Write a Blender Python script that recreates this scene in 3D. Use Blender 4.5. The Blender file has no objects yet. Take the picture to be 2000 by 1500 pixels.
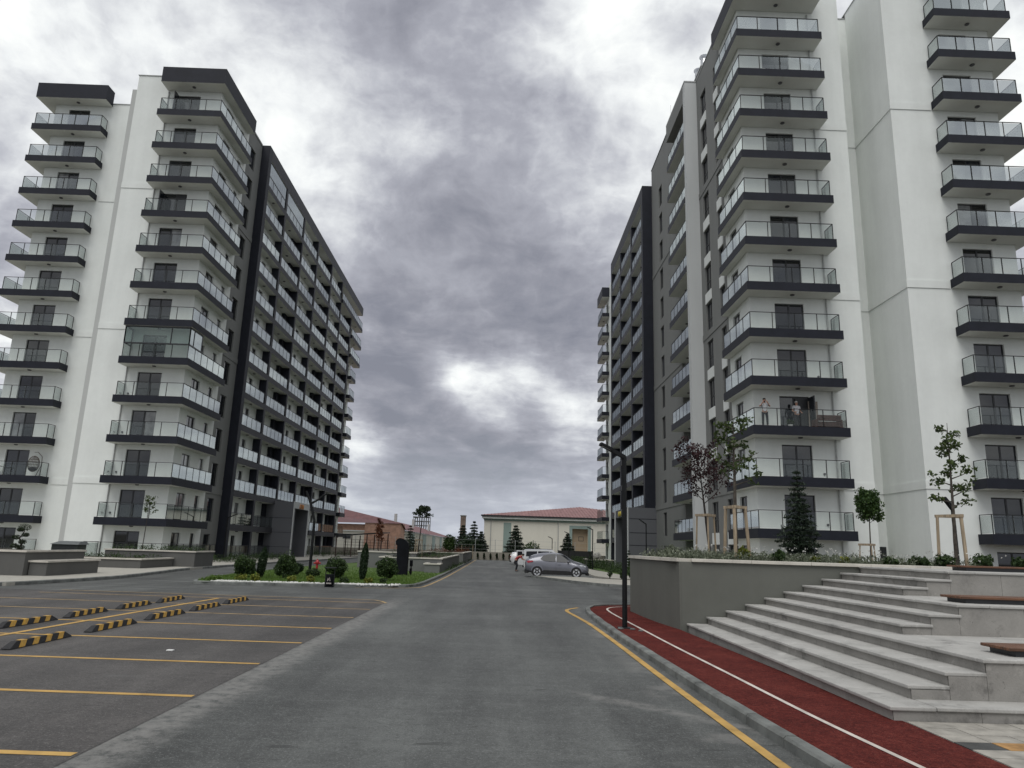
import bpy, bmesh, math, random
from mathutils import Vector, Matrix
R = random.Random(7)
rad = math.radians
SC = bpy.context.scene
COL = SC.collection

# ------------------------------------------------------------------ camera
cam_d = bpy.data.cameras.new('camera')
cam = bpy.data.objects.new('camera', cam_d)
COL.objects.link(cam)
cam_d.sensor_width = 36.0
cam_d.lens = 36.0*1410/2000
cam_d.clip_start = 0.1
cam_d.clip_end = 3000
def cam_basis(vx=974., vy=1067.3, roll=1.8, f=1410.):
    d = Vector((vx-1000, 750-vy, f)).normalized()
    r = rad(roll)
    s = Vector((math.sin(r), math.cos(r), 0))
    z = (s + Vector((0, 0, -(d.dot(s))/d.z))).normalized()
    x = z.cross(d)
    return x, d, z                       # world axes seen from the camera (right, up, forward)
bx_, by_, bz_ = cam_basis()
cr = Vector((bx_[0], by_[0], bz_[0])); cu = Vector((bx_[1], by_[1], bz_[1])); cf = Vector((bx_[2], by_[2], bz_[2]))
m = Matrix((cr, cu, -cf)).transposed().to_4x4()
m.translation = Vector((0, 0, 1.95))
cam.matrix_world = m
SC.camera = cam
def pix_dir(u, v):
    """world direction seen at a pixel of the 2000x1500 photograph (used to lay out the cloud field)"""
    return (cr*(u-1000) + cu*(750-v) + cf*1410).normalized()

# ------------------------------------------------------------------ render / view
SC.render.engine = 'CYCLES'
SC.cycles.max_bounces = 6
SC.cycles.transparent_max_bounces = 24
SC.cycles.use_denoising = True
SC.view_settings.view_transform = 'Standard'
SC.view_settings.look = 'None'
SC.view_settings.gamma = 1.0
SC.view_settings.use_curve_mapping = False
SC.view_settings.exposure = 0.2

# ------------------------------------------------------------------ world: nishita sky behind a broken cloud deck
W = bpy.data.worlds.new('World'); SC.world = W; W.use_nodes = True
nt = W.node_tree; nt.nodes.clear()
def N(tree, typ, **kw):
    n = tree.nodes.new(typ)
    for k, v in kw.items(): setattr(n, k, v)
    return n
class G:
    """tiny node-graph helper"""
    def __init__(s, tree): s.t = tree
    def put(s, sock, v):
        if isinstance(v, bpy.types.NodeSocket): s.t.links.new(v, sock)
        elif isinstance(v, (tuple, list)) and len(v) == 3 and sock.type == 'RGBA': sock.default_value = (*v, 1)
        else: sock.default_value = v
    def math(s, op, a, b=0.0, c=0.0, clamp=False):
        n = s.t.nodes.new('ShaderNodeMath'); n.operation = op; n.use_clamp = clamp
        s.put(n.inputs[0], a); s.put(n.inputs[1], b)
        if op in ('MULTIPLY_ADD', 'WRAP', 'COMPARE', 'SMOOTH_MIN', 'SMOOTH_MAX'): s.put(n.inputs[2], c)
        return n.outputs[0]
    def vmath(s, op, a, b=(0, 0, 0), out=0):
        n = s.t.nodes.new('ShaderNodeVectorMath'); n.operation = op
        s.put(n.inputs[0], a)
        if op == 'SCALE': s.put(n.inputs[3], b)
        else: s.put(n.inputs[1], b)
        return n.outputs[out]
    def noise(s, vec, scale, detail=4, rough=.5, dist=0.0, dim='3D'):
        n = s.t.nodes.new('ShaderNodeTexNoise'); n.noise_dimensions = dim
        s.put(n.inputs['Vector'], vec); s.put(n.inputs['Scale'], scale)
        n.inputs['Detail'].default_value = detail; n.inputs['Roughness'].default_value = rough
        n.inputs['Distortion'].default_value = dist
        return n.outputs[0]
    def ramp(s, fac, stops, interp='LINEAR'):
        n = s.t.nodes.new('ShaderNodeValToRGB'); e = n.color_ramp.elements
        n.color_ramp.interpolation = interp
        while len(e) < len(stops): e.new(0.5)
        for el, (p, c) in zip(e, stops):
            el.position = p; el.color = (*c, 1) if len(c) == 3 else c
        s.put(n.inputs[0], fac)
        return n.outputs[0]
    def mix(s, fac, a, b, mode='MIX'):
        n = s.t.nodes.new('ShaderNodeMix'); n.data_type = 'RGBA'; n.blend_type = mode
        n.clamp_factor = True
        s.put(n.inputs[0], fac); s.put(n.inputs[6], a); s.put(n.inputs[7], b)
        return n.outputs[2]
    def sstep(s, v, lo, hi):
        n = s.t.nodes.new('ShaderNodeMapRange'); n.interpolation_type = 'SMOOTHSTEP'
        s.put(n.inputs[0], v); s.put(n.inputs[1], lo); s.put(n.inputs[2], hi)
        return n.outputs[0]
    def map(s, v, a, b, c, d):
        n = s.t.nodes.new('ShaderNodeMapRange'); n.clamp = True
        for i, x in enumerate((v, a, b, c, d)): s.put(n.inputs[i], x)
        return n.outputs[0]
SUN_EL, SUN_AZ = rad(58), rad(200)       # hidden sun, high and a little behind the camera's left shoulder
g = G(nt)
tc = N(nt, 'ShaderNodeTexCoord').outputs['Generated']
dirv = g.vmath('NORMALIZE', tc)
sep = N(nt, 'ShaderNodeSeparateXYZ'); nt.links.new(dirv, sep.inputs[0])
zz = g.math('MAXIMUM', sep.outputs[2], 0.0)
den = g.math('ADD', zz, 0.20)
cmb = N(nt, 'ShaderNodeCombineXYZ')
g.put(cmb.inputs[0], g.math('DIVIDE', sep.outputs[0], den)); g.put(cmb.inputs[1], g.math('DIVIDE', sep.outputs[1], den))
uv = cmb.outputs[0]
def warped(v, scale, amp, off):
    w = N(nt, 'ShaderNodeTexNoise'); w.inputs['Scale'].default_value = scale; w.inputs['Detail'].default_value = 4
    nt.links.new(g.vmath('ADD', v, off), w.inputs['Vector'])
    return g.vmath('ADD', v, g.vmath('SCALE', g.vmath('SUBTRACT', w.outputs['Color'], (.5, .5, .5)), amp))
uvw = warped(warped(uv, 1.3, .35, (0, 0, 0)), 5.0, .10, (3, 1, 2))
n_big = g.noise(uvw, 1.0, 10, .57)
n_mid = g.noise(g.vmath('ADD', uvw, (7.3, 2.1, 0)), 2.9, 9, .58)
n_det = g.noise(g.vmath('ADD', uvw, (1.7, 9.2, 0)), 7.5, 8, .62)
# fluffy, cauliflower edges: folded noise in plain direction space
bil = g.math('SUBTRACT', 1.0, g.math('ABSOLUTE', g.math('MULTIPLY_ADD', g.noise(warped(dirv, 6.0, .10, (5, 5, 5)), 9.0, 6, .55), 2.0, -1.0)))
# where the photograph's thick and thin parts of the deck lie (direction, angular radius, weight)
BLOBS = [
 (100, 40, 13, .08), (330, 110, 9, .08), (625, 235, 6, .24), (590, 330, 4.5, .12), (800, 245, 3.0, .16), (690, 150, 3, .08), (1230, 70, 4.5, .30), (1130, 40, 3.5, .26), (1290, 260, 5, .20), (40, 330, 10, .08), (1985, 300, 8, .24), (450, 60, 6, .08),
 (885, 742, 1.6, .44), (940, 738, 1.9, .44), (1010, 722, 1.8, .40), (1065, 748, 1.9, .36), (925, 795, 1.5, .34), (985, 815, 1.5, .44), (1085, 812, 2.0, .38), (1150, 800, 1.6, .28), (700, 885, 1.6, .22), (740, 890, 1.3, .20), (720, 888, 1.8, .26), (690, 880, 1.2, .2), (1120, 790, 2.0, .18), (860, 690, 1.4, .16),
 (820, 100, 9, -.20), (1000, 330, 11, -.12), (900, 540, 10, -.12), (1060, 480, 9, -.13), (700, 330, 5, -.04), (760, 780, 5, -.26), (1090, 610, 7, -.26), (740, 640, 5, -.14), (1100, 900, 5, -.30), (850, 925, 5, -.30), (960, 905, 4, -.20), (740, 940, 4, -.14), (980, 870, 4, -.14), (770, 560, 7, -.12), (940, 630, 6, -.14), (600, 80, 5, -.08), (150, 110, 4, -.10)]
acc = None
for (u, v, r_, w_) in BLOBS:
    d0 = pix_dir(u, v)
    dd = g.vmath('DOT_PRODUCT', dirv, tuple(d0), out=1)
    q = g.math('EXPONENT', g.math('MULTIPLY', g.math('SUBTRACT', dd, 1.0), 1.0/(1-math.cos(rad(r_)))))
    q = g.math('MULTIPLY', q, w_)
    acc = q if acc is None else g.math('ADD', acc, q)
lum = g.math('ADD', g.math('MULTIPLY_ADD', g.math('SUBTRACT', n_big, .5), 1.25, .535), g.math('MULTIPLY', g.math('SUBTRACT', n_mid, .5), .66))
lum = g.math('ADD', lum, g.math('MULTIPLY', g.math('SUBTRACT', n_det, .5), .36))
lum = g.math('ADD', lum, g.math('MULTIPLY', g.math('SUBTRACT', bil, .72), .38))
lum = g.math('ADD', g.math('MULTIPLY_ADD', g.math('SUBTRACT', lum, .53), 1.34, .535), acc)
cloud = g.ramp(lum, [(0.0, (.228, .234, .274)), (.20, (.282, .289, .334)), (.40, (.370, .379, .428)), (.54, (.485, .498, .542)), (.68, (.635, .652, .680)), (.84, (.81, .832, .84)), (1.0, (.94, .96, .94))])
hz = g.sstep(zz, 0.0, .17)               # the deck thins towards the horizon
cloud = g.mix(g.math('MULTIPLY', g.math('SUBTRACT', 1.0, hz), .72), cloud, (.46, .495, .565))
cover = g.sstep(lum, .02, .25)
cover = g.math('MULTIPLY_ADD', cover, .07, .90)
bgc = N(nt, 'ShaderNodeBackground'); g.put(bgc.inputs[0], cloud); bgc.inputs[1].default_value = 0.98
sky = N(nt, 'ShaderNodeTexSky'); sky.sky_type = 'NISHITA'; sky.sun_disc = False
sky.sun_elevation = SUN_EL; sky.sun_rotation = SUN_AZ
bgs = N(nt, 'ShaderNodeBackground'); nt.links.new(sky.outputs[0], bgs.inputs[0]); bgs.inputs[1].default_value = 0.055
mixs = N(nt, 'ShaderNodeMixShader'); nt.links.new(cover, mixs.inputs[0]); nt.links.new(bgs.outputs[0], mixs.inputs[1]); nt.links.new(bgc.outputs[0], mixs.inputs[2])
wo = N(nt, 'ShaderNodeOutputWorld'); nt.links.new(mixs.outputs[0], wo.inputs[0])

# ------------------------------------------------------------------ sun through the overcast
sl = bpy.data.lights.new('sun', 'SUN'); sl.energy = 1.5; sl.angle = rad(40); sl.color = (1.0, .985, .955)
so = bpy.data.objects.new('sun', sl); COL.objects.link(so)
sd = Vector((math.sin(SUN_AZ)*math.cos(SUN_EL), math.cos(SUN_AZ)*math.cos(SUN_EL), math.sin(SUN_EL)))
so.rotation_euler = sd.to_track_quat('Z', 'Y').to_euler()
so.location = (0, 0, 80)

# ------------------------------------------------------------------ helpers
OR = {}
def tag(o, label=None, cat=None, group=None, kind=None):
    if label: o['label'] = label
    if cat: o['category'] = cat
    if group: o['group'] = group
    if kind: o['kind'] = kind
    return o
def thing(name, label, cat, loc=(0, 0, 0), rz=0.0, group=None, local=False):
    o = bpy.data.objects.new(name, None); COL.objects.link(o)
    o.empty_display_size = .3
    o.location = loc; o.rotation_euler = (0, 0, rz)
    OR[o.name] = Vector((0, 0, 0)) if (local or rz) else Vector(loc)
    return tag(o, label, cat, group)
class MB:
    def __init__(s): s.v = []; s.f = []; s.m = []
    def face(s, pts, mi=0):
        b = len(s.v); s.v.extend([tuple(p) for p in pts]); s.f.append(tuple(range(b, b+len(pts)))); s.m.append(mi)
    def box(s, x0, y0, z0, x1, y1, z1, mi=0, mb=None, mt=None):
        if x1 < x0: x0, x1 = x1, x0
        if y1 < y0: y0, y1 = y1, y0
        if z1 < z0: z0, z1 = z1, z0
        b = len(s.v)
        s.v += [(x0,y0,z0),(x1,y0,z0),(x1,y1,z0),(x0,y1,z0),(x0,y0,z1),(x1,y0,z1),(x1,y1,z1),(x0,y1,z1)]
        for q, mm in (((3,2,1,0), mb), ((4,5,6,7), mt), ((0,1,5,4), None), ((1,2,6,5), None), ((2,3,7,6), None), ((3,0,4,7), None)):
            s.f.append(tuple(b+i for i in q)); s.m.append(mi if mm is None else mm)
        return s
    def prism(s, poly, z0, z1, mi=0, mb=None, mt=None):
        n = len(poly)
        a = sum(poly[i][0]*poly[(i+1) % n][1]-poly[(i+1) % n][0]*poly[i][1] for i in range(n))
        if a < 0: poly = poly[::-1]
        b = len(s.v)
        s.v += [(x, y, z0) for x, y in poly]+[(x, y, z1) for x, y in poly]
        for i in range(n):
            j = (i+1) % n; s.f.append((b+i, b+j, b+n+j, b+n+i)); s.m.append(mi)
        s.f.append(tuple(b+i for i in range(n))[::-1]); s.m.append(mi if mb is None else mb)
        s.f.append(tuple(b+n+i for i in range(n))); s.m.append(mi if mt is None else mt)
        return s
    def obox(s, p, q, w, h, mi=0, up=(0, 0, 1)):
        """bar of rectangular section from p to q"""
        p = Vector(p); q = Vector(q); d = (q-p).normalized(); up = Vector(up)
        if abs(d.dot(up)) > .99: up = Vector((0, 1, 0))
        a = d.cross(up).normalized()*w/2; c = a.cross(d).normalized()*h/2
        b = len(s.v)
        for o in (p, q): s.v += [tuple(o-a-c), tuple(o+a-c), tuple(o+a+c), tuple(o-a+c)]
        for q4 in ((3,2,1,0), (4,5,6,7), (0,1,5,4), (1,2,6,5), (2,3,7,6), (3,0,4,7)):
            s.f.append(tuple(b+i for i in q4)); s.m.append(mi)
        return s
    def tube(s, pts, rs, n=8, mi=0, cap=True):
        pts = [Vector(p) for p in pts]
        if not isinstance(rs, (list, tuple)): rs = [rs]*len(pts)
        b = len(s.v); ref = None
        for i, p in enumerate(pts):
            d = (pts[min(i+1, len(pts)-1)]-pts[max(i-1, 0)])
            d = d.normalized() if d.length > 1e-9 else Vector((0, 0, 1))
            if ref is None: ref = Vector((1, 0, 0)) if abs(d.x) < .9 else Vector((0, 1, 0))
            a = (ref-d*ref.dot(d)).normalized(); c = d.cross(a); ref = a
            for k in range(n):
                t = 2*math.pi*k/n; s.v.append(tuple(p+(a*math.cos(t)+c*math.sin(t))*rs[i]))
        for i in range(len(pts)-1):
            for k in range(n):
                k2 = (k+1) % n; s.f.append((b+i*n+k, b+i*n+k2, b+(i+1)*n+k2, b+(i+1)*n+k)); s.m.append(mi)
        if cap:
            s.f.append(tuple(b+k for k in range(n))[::-1]); s.m.append(mi)
            e = b+(len(pts)-1)*n; s.f.append(tuple(e+k for k in range(n))); s.m.append(mi)
        return s
    def lathe(s, prof, c=(0, 0, 0), n=16, mi=0):
        b = len(s.v)
        for r_, z_ in prof:
            for k in range(n):
                t = 2*math.pi*k/n; s.v.append((c[0]+r_*math.cos(t), c[1]+r_*math.sin(t), c[2]+z_))
        for i in range(len(prof)-1):
            for k in range(n):
                k2 = (k+1) % n; s.f.append((b+i*n+k, b+i*n+k2, b+(i+1)*n+k2, b+(i+1)*n+k)); s.m.append(mi)
        s.f.append(tuple(b+k for k in range(n))[::-1]); s.m.append(mi)
        e = b+(len(prof)-1)*n; s.f.append(tuple(e+k for k in range(n))); s.m.append(mi)
        return s
    def ball(s, c, rx, ry, rz, mi=0, n=10, m_=6, jit=0.0):
        b = len(s.v)
        for i in range(m_+1):
            ph = math.pi*i/m_
            for k in range(n):
                t = 2*math.pi*k/n; j = 1+R.uniform(-jit, jit)
                s.v.append((c[0]+rx*j*math.sin(ph)*math.cos(t), c[1]+ry*j*math.sin(ph)*math.sin(t), c[2]+rz*j*math.cos(ph)))
        for i in range(m_):
            for k in range(n):
                k2 = (k+1) % n; s.f.append((b+i*n+k, b+(i+1)*n+k, b+(i+1)*n+k2, b+i*n+k2)); s.m.append(mi)
        return s
    def leaf(s, p, size, mi=0, up=0.0, asp=.5, nrm=None):
        d = Vector((R.gauss(0, 1), R.gauss(0, 1), R.gauss(0, 1)+up)).normalized()
        e = Vector((R.gauss(0, 1), R.gauss(0, 1), R.gauss(0, 1)))
        a = d.cross(e)
        if a.length < 1e-4: a = Vector((1, 0, 0))
        a = a.normalized()*size*asp; d = d*size; p = Vector(p)
        s.face([p-d, p+a, p+d, p-a], mi)
    def build(s, name, mats, parent=None, kind=None, smooth=False, label=None, org=None):
        if hasattr(s, 'subs'): return [q.build(name, mats, parent) for q in s.subs]
        if not isinstance(mats, (list, tuple)): mats = [mats]
        xs = [v[0] for v in s.v]; ys = [v[1] for v in s.v]; zs = [v[2] for v in s.v]
        c = Vector(org) if org else Vector(((min(xs)+max(xs))/2, (min(ys)+max(ys))/2, min(zs)))
        me = bpy.data.meshes.new(name)
        me.from_pydata([(v[0]-c.x, v[1]-c.y, v[2]-c.z) for v in s.v], [], s.f)
        for mt in mats: me.materials.append(mt)
        if len(mats) > 1: me.polygons.foreach_set('material_index', s.m)
        if smooth: me.polygons.foreach_set('use_smooth', [True]*len(me.polygons))
        me.update()
        o = bpy.data.objects.new(name, me); COL.objects.link(o)
        OR[o.name] = c
        if parent is not None:
            o.parent = parent; o.location = c-OR[parent.name]
        else: o.location = c
        if kind: o['kind'] = kind
        if label: o['label'] = label
        return o
def copy_tree(o, parent=None, off=(0, 0, 0)):
    c = o.copy(); COL.objects.link(c)
    OR[c.name] = OR[o.name]
    if parent is not None: c.parent = parent
    c.location = o.location+Vector(off)
    for ch in list(o.children): copy_tree(ch, c)
    return c
def auto_smooth(o, ang=35):
    me = o.data
    me.polygons.foreach_set('use_smooth', [True]*len(me.polygons))
    try: me.set_sharp_from_angle(angle=rad(ang))
    except Exception: pass
    return o
def bevel(o, w=.02, seg=2):
    b = o.modifiers.new('bevel', 'BEVEL'); b.width = w; b.segments = seg; b.limit_method = 'ANGLE'
    return o

# ------------------------------------------------------------------ materials
def mat(name, col, rough=.6, var=.12, scale=6.0, bump=0.0, bscale=40., metal=0.0, col2=None, spec=.5, detail=5, coat=0.0, sx=(1, 1, 1), obj=False, ior=1.5):
    mt = bpy.data.materials.new(name); mt.use_nodes = True
    t = mt.node_tree; t.nodes.clear(); q = G(t)
    out = t.nodes.new('ShaderNodeOutputMaterial'); b = t.nodes.new('ShaderNodeBsdfPrincipled')
    t.links.new(b.outputs[0], out.inputs[0])
    if obj: pos = t.nodes.new('ShaderNodeTexCoord').outputs['Object']
    else: pos = t.nodes.new('ShaderNodeNewGeometry').outputs['Position']
    if sx != (1, 1, 1): pos = q.vmath('MULTIPLY', pos, sx)
    nz = q.noise(pos, scale, detail, .6)
    c2 = col2 if col2 else tuple(c*(1-2.2*var) for c in col)
    c1 = col if col2 else tuple(min(1, c*(1+var*.8)) for c in col)
    colr = q.ramp(nz, [(.32, c2), (.68, c1)])
    q.put(b.inputs['Base Color'], colr)
    b.inputs['Roughness'].default_value = rough; b.inputs['Metallic'].default_value = metal
    b.inputs['Specular IOR Level'].default_value = spec; b.inputs['IOR'].default_value = ior
    if coat: b.inputs['Coat Weight'].default_value = coat; b.inputs['Coat Roughness'].default_value = .06
    if bump:
        bn = t.nodes.new('ShaderNodeBump'); bn.inputs['Strength'].default_value = bump; bn.inputs['Distance'].default_value = .02
        q.put(bn.inputs['Height'], q.noise(pos, bscale, 3, .6)); t.links.new(bn.outputs[0], b.inputs['Normal'])
    return mt
def stucco(name, col, streak=.10):
    """rendered facade: faint vertical weather streaks, trowel patches, fine grain"""
    mt = bpy.data.materials.new(name); mt.use_nodes = True
    t = mt.node_tree; t.nodes.clear(); q = G(t)
    out = t.nodes.new('ShaderNodeOutputMaterial'); b = t.nodes.new('ShaderNodeBsdfPrincipled'); t.links.new(b.outputs[0], out.inputs[0])
    pos = t.nodes.new('ShaderNodeNewGeometry').outputs['Position']
    n1 = q.noise(q.vmath('MULTIPLY', pos, (1, 1, .12)), 1.1, 5, .6)
    n2 = q.noise(pos, .35, 4, .55); n3 = q.noise(pos, 3.2, 5, .65)
    f = q.math('ADD', q.math('MULTIPLY', n1, .45), q.math('ADD', q.math('MULTIPLY', n2, .35), q.math('MULTIPLY', n3, .20)))
    dk = tuple(c*(1-streak*1.6) for c in col)
    q.put(b.inputs['Base Color'], q.ramp(f, [(.36, dk), (.62, col)]))
    b.inputs['Roughness'].default_value = .85; b.inputs['Specular IOR Level'].default_value = .25
    bn = t.nodes.new('ShaderNodeBump'); bn.inputs['Strength'].default_value = .25; bn.inputs['Distance'].default_value = .01
    q.put(bn.inputs['Height'], q.noise(pos, 22, 4, .7)); t.links.new(bn.outputs[0], b.inputs['Normal'])
    return mt
def glass(name, tint=(.965, .98, .972), base=.0):
    mt = bpy.data.materials.new(name); mt.use_nodes = True
    t = mt.node_tree; t.nodes.clear(); q = G(t)
    out = t.nodes.new('ShaderNodeOutputMaterial')
    tr = t.nodes.new('ShaderNodeBsdfTransparent'); tr.inputs[0].default_value = (*tint, 1)
    gl = t.nodes.new('ShaderNodeBsdfGlossy'); gl.inputs['Roughness'].default_value = .03; gl.inputs[0].default_value = (.53, .57, .57, 1)
    fr = t.nodes.new('ShaderNodeFresnel'); fr.inputs[0].default_value = 1.5
    mx = t.nodes.new('ShaderNodeMixShader')
    q.put(mx.inputs[0], q.math('MULTIPLY_ADD', fr.outputs[0], .72, base, clamp=True))
    t.links.new(tr.outputs[0], mx.inputs[1]); t.links.new(gl.outputs[0], mx.inputs[2]); t.links.new(mx.outputs[0], out.inputs[0])
    return mt
MW = stucco('white_stucco', (.765, .79, .76), .07)
MG = stucco('grey_stucco', (.20, .204, .197), .06)
MGL = stucco('light_grey_stucco', (.52, .535, .53), .05)
MENT = stucco('entrance_grey_panel', (.115, .118, .128), .05)
MDK = mat('anthracite_cladding', (.015, .017, .025), .6, .10, 1.5, .12, 30, spec=.22)
MDK_LIT = mat('anthracite_cladding_lit', (.048, .049, .056), .65, .10, 1.5, .12, 30, spec=.25)  # paler copy of the anthracite: stronger light on the bays put into the colour
MSOF = stucco('soffit_paint', (.67, .68, .64), .05)
MFR = mat('anthracite_frame', (.018, .019, .022), .4, .1, 5)
MRAIL = mat('railing_metal', (.020, .022, .023), .5, .1, 5, spec=.25)
MTILE = mat('balcony_tile', (.36, .35, .33), .6, .1, 3)
MGLASS = glass('railing_glass')
MENC = glass('enclosure_glass', (.84, .90, .88), .07)
def pane_mat(name, col, rough=.03, col2=None):
    return mat(name, col, rough, .25, 1.2, spec=.5, col2=col2, ior=1.68)
MPANE = [pane_mat('window_glass_dark', (.012, .014, .016)), pane_mat('window_glass_blue', (.018, .022, .03)),
         pane_mat('window_glass_net_curtain', (.30, .31, .31), .08, (.12, .125, .13))]
MPIPE = mat('downpipe_paint', (.42, .43, .42), .5)
MLAMP = mat('soffit_lamp', (.09, .09, .095), .4)

# =================================================================== apartment buildings
PITCH = 3.015
def wall(mb, ax, pos, n, u0, u1, z0, z1, ops=(), d=.16, mi=0, mr=None):
    """facade sheet in plane X=pos or Y=pos with real openings and reveals; n = outward sign"""
    mr = mi if mr is None else mr
    us = sorted({u0, u1, *[v for o in ops for v in (o[0], o[1])]}); zs = sorted({z0, z1, *[v for o in ops for v in (o[2], o[3])]})
    P = (lambda u, z, p: (p, u, z)) if ax == 'x' else (lambda u, z, p: (u, p, z))
    flip = (n > 0) == (ax == 'x')
    def add(q): mb.face(q if flip else q[::-1], mi)
    for i in range(len(us)-1):
        cu_ = (us[i]+us[i+1])/2
        runs = []; cur = None
        for j in range(len(zs)-1):
            cz = (zs[j]+zs[j+1])/2
            hole = any(o[0] < cu_ < o[1] and o[2] < cz < o[3] for o in ops)
            if hole: cur = None
            elif cur is None: cur = [zs[j], zs[j+1]]; runs.append(cur)
            else: cur[1] = zs[j+1]
        for a, b in runs: add([P(us[i], a, pos), P(us[i+1], a, pos), P(us[i+1], b, pos), P(us[i], b, pos)])
    q = pos-n*d
    for (a, b, c, e) in ops:
        for (p1, p2) in (((a, c), (a, e)), ((a, e), (b, e)), ((b, e), (b, c)), ((b, c), (a, c))):
            mb.face([P(*p1, pos), P(*p2, pos), P(*p2, q), P(*p1, q)], mr)
def window(root, name, ax, pos, n, u0, u1, z0, z1, leaves=2, d=.12, fw=.07, pm=0, transom=None):
    """frame mesh (part) with one pane (sub-part) per leaf"""
    p = pos-n*d; f0, f1 = sorted((p, p-n*.06))
    def B(mb, a, b, c, e, s0, s1):
        if ax == 'x': mb.box(s0, a, c, s1, b, e)
        else: mb.box(a, s0, c, b, s1, e)
    mb = MB()
    B(mb, u0, u1, z1-fw, z1, f0, f1); B(mb, u0, u1, z0, z0+fw, f0, f1)
    B(mb, u0, u0+fw, z0+fw, z1-fw, f0, f1); B(mb, u1-fw, u1, z0+fw, z1-fw, f0, f1)
    w = (u1-u0)/leaves
    for i in range(1, leaves): B(mb, u0+i*w-fw*.75, u0+i*w+fw*.75, z0+fw, z1-fw, f0, f1)
    if transom: B(mb, u0+fw, u1-fw, transom-fw*.5, transom+fw*.5, f0, f1)
    fr = mb.build(name, MFR, root)
    g0 = p-n*.03
    for i in range(leaves):
        a = u0+i*w+(fw if i == 0 else fw*.75); b = u0+(i+1)*w-(fw if i == leaves-1 else fw*.75)
        pb = MB(); B(pb, a+.002, b-.002, z0+fw+.002, z1-fw-.002, g0-.004, g0+.004)
        pb.build('pane', MPANE[pm], fr)
    return fr
def vary(fr, prob=(.5, .35, .15)):
    """each flat keeps its own glass and curtains: own pane material and a hair of tilt in the sash"""
    for p in fr.children:
        r_ = R.random(); k = 0 if r_ < prob[0] else (1 if r_ < prob[0]+prob[1] else 2)
        p.data = PANEV(p.data, k)
        p.rotation_euler = (R.uniform(-.004, .004), R.uniform(-.004, .004), R.uniform(-.004, .004))
_pv = {}
def PANEV(me, k):
    key = (me.name.split('|')[0], k)
    base = _pv.setdefault((key[0], 'base'), me)
    if key not in _pv:
        m2 = base.copy(); m2.name = key[0]+'|%d' % k; m2.materials.clear(); m2.materials.append(MPANE[k]); _pv[key] = m2
    return _pv[key]
def balcony(root, poly, zb, rail, th=.56, joined=False, step=1.25, lamp=None, railh=1.06, fas=None):
    """slab with dark fascia and pale soffit (part) > glass panes, railing, soffit lamp (sub-parts)"""
    mb = MB(); mb.prism(poly, zb, zb+th, 0, 1, 2)
    s = mb.build('balcony', [fas or MDK, MSOF, MTILE], root)
    zt = zb+th; rb = MB(); gj = MB(); panes = []
    for (p, q) in zip(rail[:-1], rail[1:]):
        p = Vector((*p, 0)); q = Vector((*q, 0)); L = (q-p).length; k = max(1, round(L/step)); d = (q-p)/k
        rb.obox((p.x, p.y, zt+railh), (q.x, q.y, zt+railh), .05, .035)
        for i in range(k+1):
            c = p+d*i
            rb.box(c.x-.02, c.y-.02, zt, c.x+.02, c.y+.02, zt+railh)
        for i in range(k):
            a = p+d*i+d.normalized()*.045; b = p+d*(i+1)-d.normalized()*.045
            if joined: gj.obox((a.x, a.y, zt+.53), (b.x, b.y, zt+.53), .012, .94)
            else:
                pb = MB(); pb.obox((a.x, a.y, zt+.53), (b.x, b.y, zt+.53), .012, .94); pb.build('glass_pane', MGLASS, s)
    if joined: gj.build('glass_panel', MGLASS, s)
    rb.build('railing', MRAIL, s)
    if lamp:
        lb = MB(); lb.lathe([(.13, 0), (.15, -.03), (.12, -.07), (.02, -.09)], (lamp[0], lamp[1], zb-.001), 12)
        lb.build('ceiling_lamp', MLAMP, s)
    return s
def floors(src, root, ks, fn=None):
    """same part on every storey"""
    res = [src]
    for k in ks:
        c = copy_tree(src, root, (0, 0, PITCH*k)); res.append(c)
        if fn: fn(c)
    if fn: fn(src)
    return res

# ------------------------------------------------------------------ left building
LB = thing('apartment_building', 'thirteen storey white and grey apartment block left of the street, dark roof canopy all along', 'apartment building', (-24.05, 53.6, 0))
ZL = lambda k: 2.6+PITCH*(k-1)
TOPL = 40.2
GRV_L = [5.62, 17.68, 29.74]
def bands(mb, ax, pos, n, u0, u1, zs, mi=0):
    if not hasattr(mb, 'subs'): mb.subs = []
    top = mb
    for z in zs:
        mb = MB(); top.subs.append(mb)
        p0, p1 = sorted((pos+n*.002, pos+n*.045))
        if ax == 'x': mb.box(p0, u0, z, p1, u1, z+.48, mi)
        else: mb.box(u0, p0, z, u1, p1, z+.48, mi)
# front wall of the street tower
dw = [(-28.4, -26.55, ZL(k)+.58, ZL(k)+2.64) for k in range(0, 13)]
mb = MB(); wall(mb, 'y', 54.9, -1, -32.0, -24.8, 0, TOPL, dw)
wall(mb, 'x', -32.0, -1, 54.9, 60, 0, TOPL)
mb.build('wall', MW, LB)
mb = MB(); bands(mb, 'y', 54.9, -1, -32.0, -29.4, GRV_L); mb.build('plaster_band', MW, LB)
mb = MB(); mb.box(-32.06, 54.84, TOPL, -24.75, 61.7, TOPL+.06); mb.build('parapet_cap', MPIPE, LB)
for d in floors(window(LB, 'balcony_door', 'y', 54.9, -1, -28.4, -26.55, ZL(0)+.58, ZL(0)+2.64), LB, range(1, 13), lambda f: vary(f, (.45, .30, .25))): pass
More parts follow.
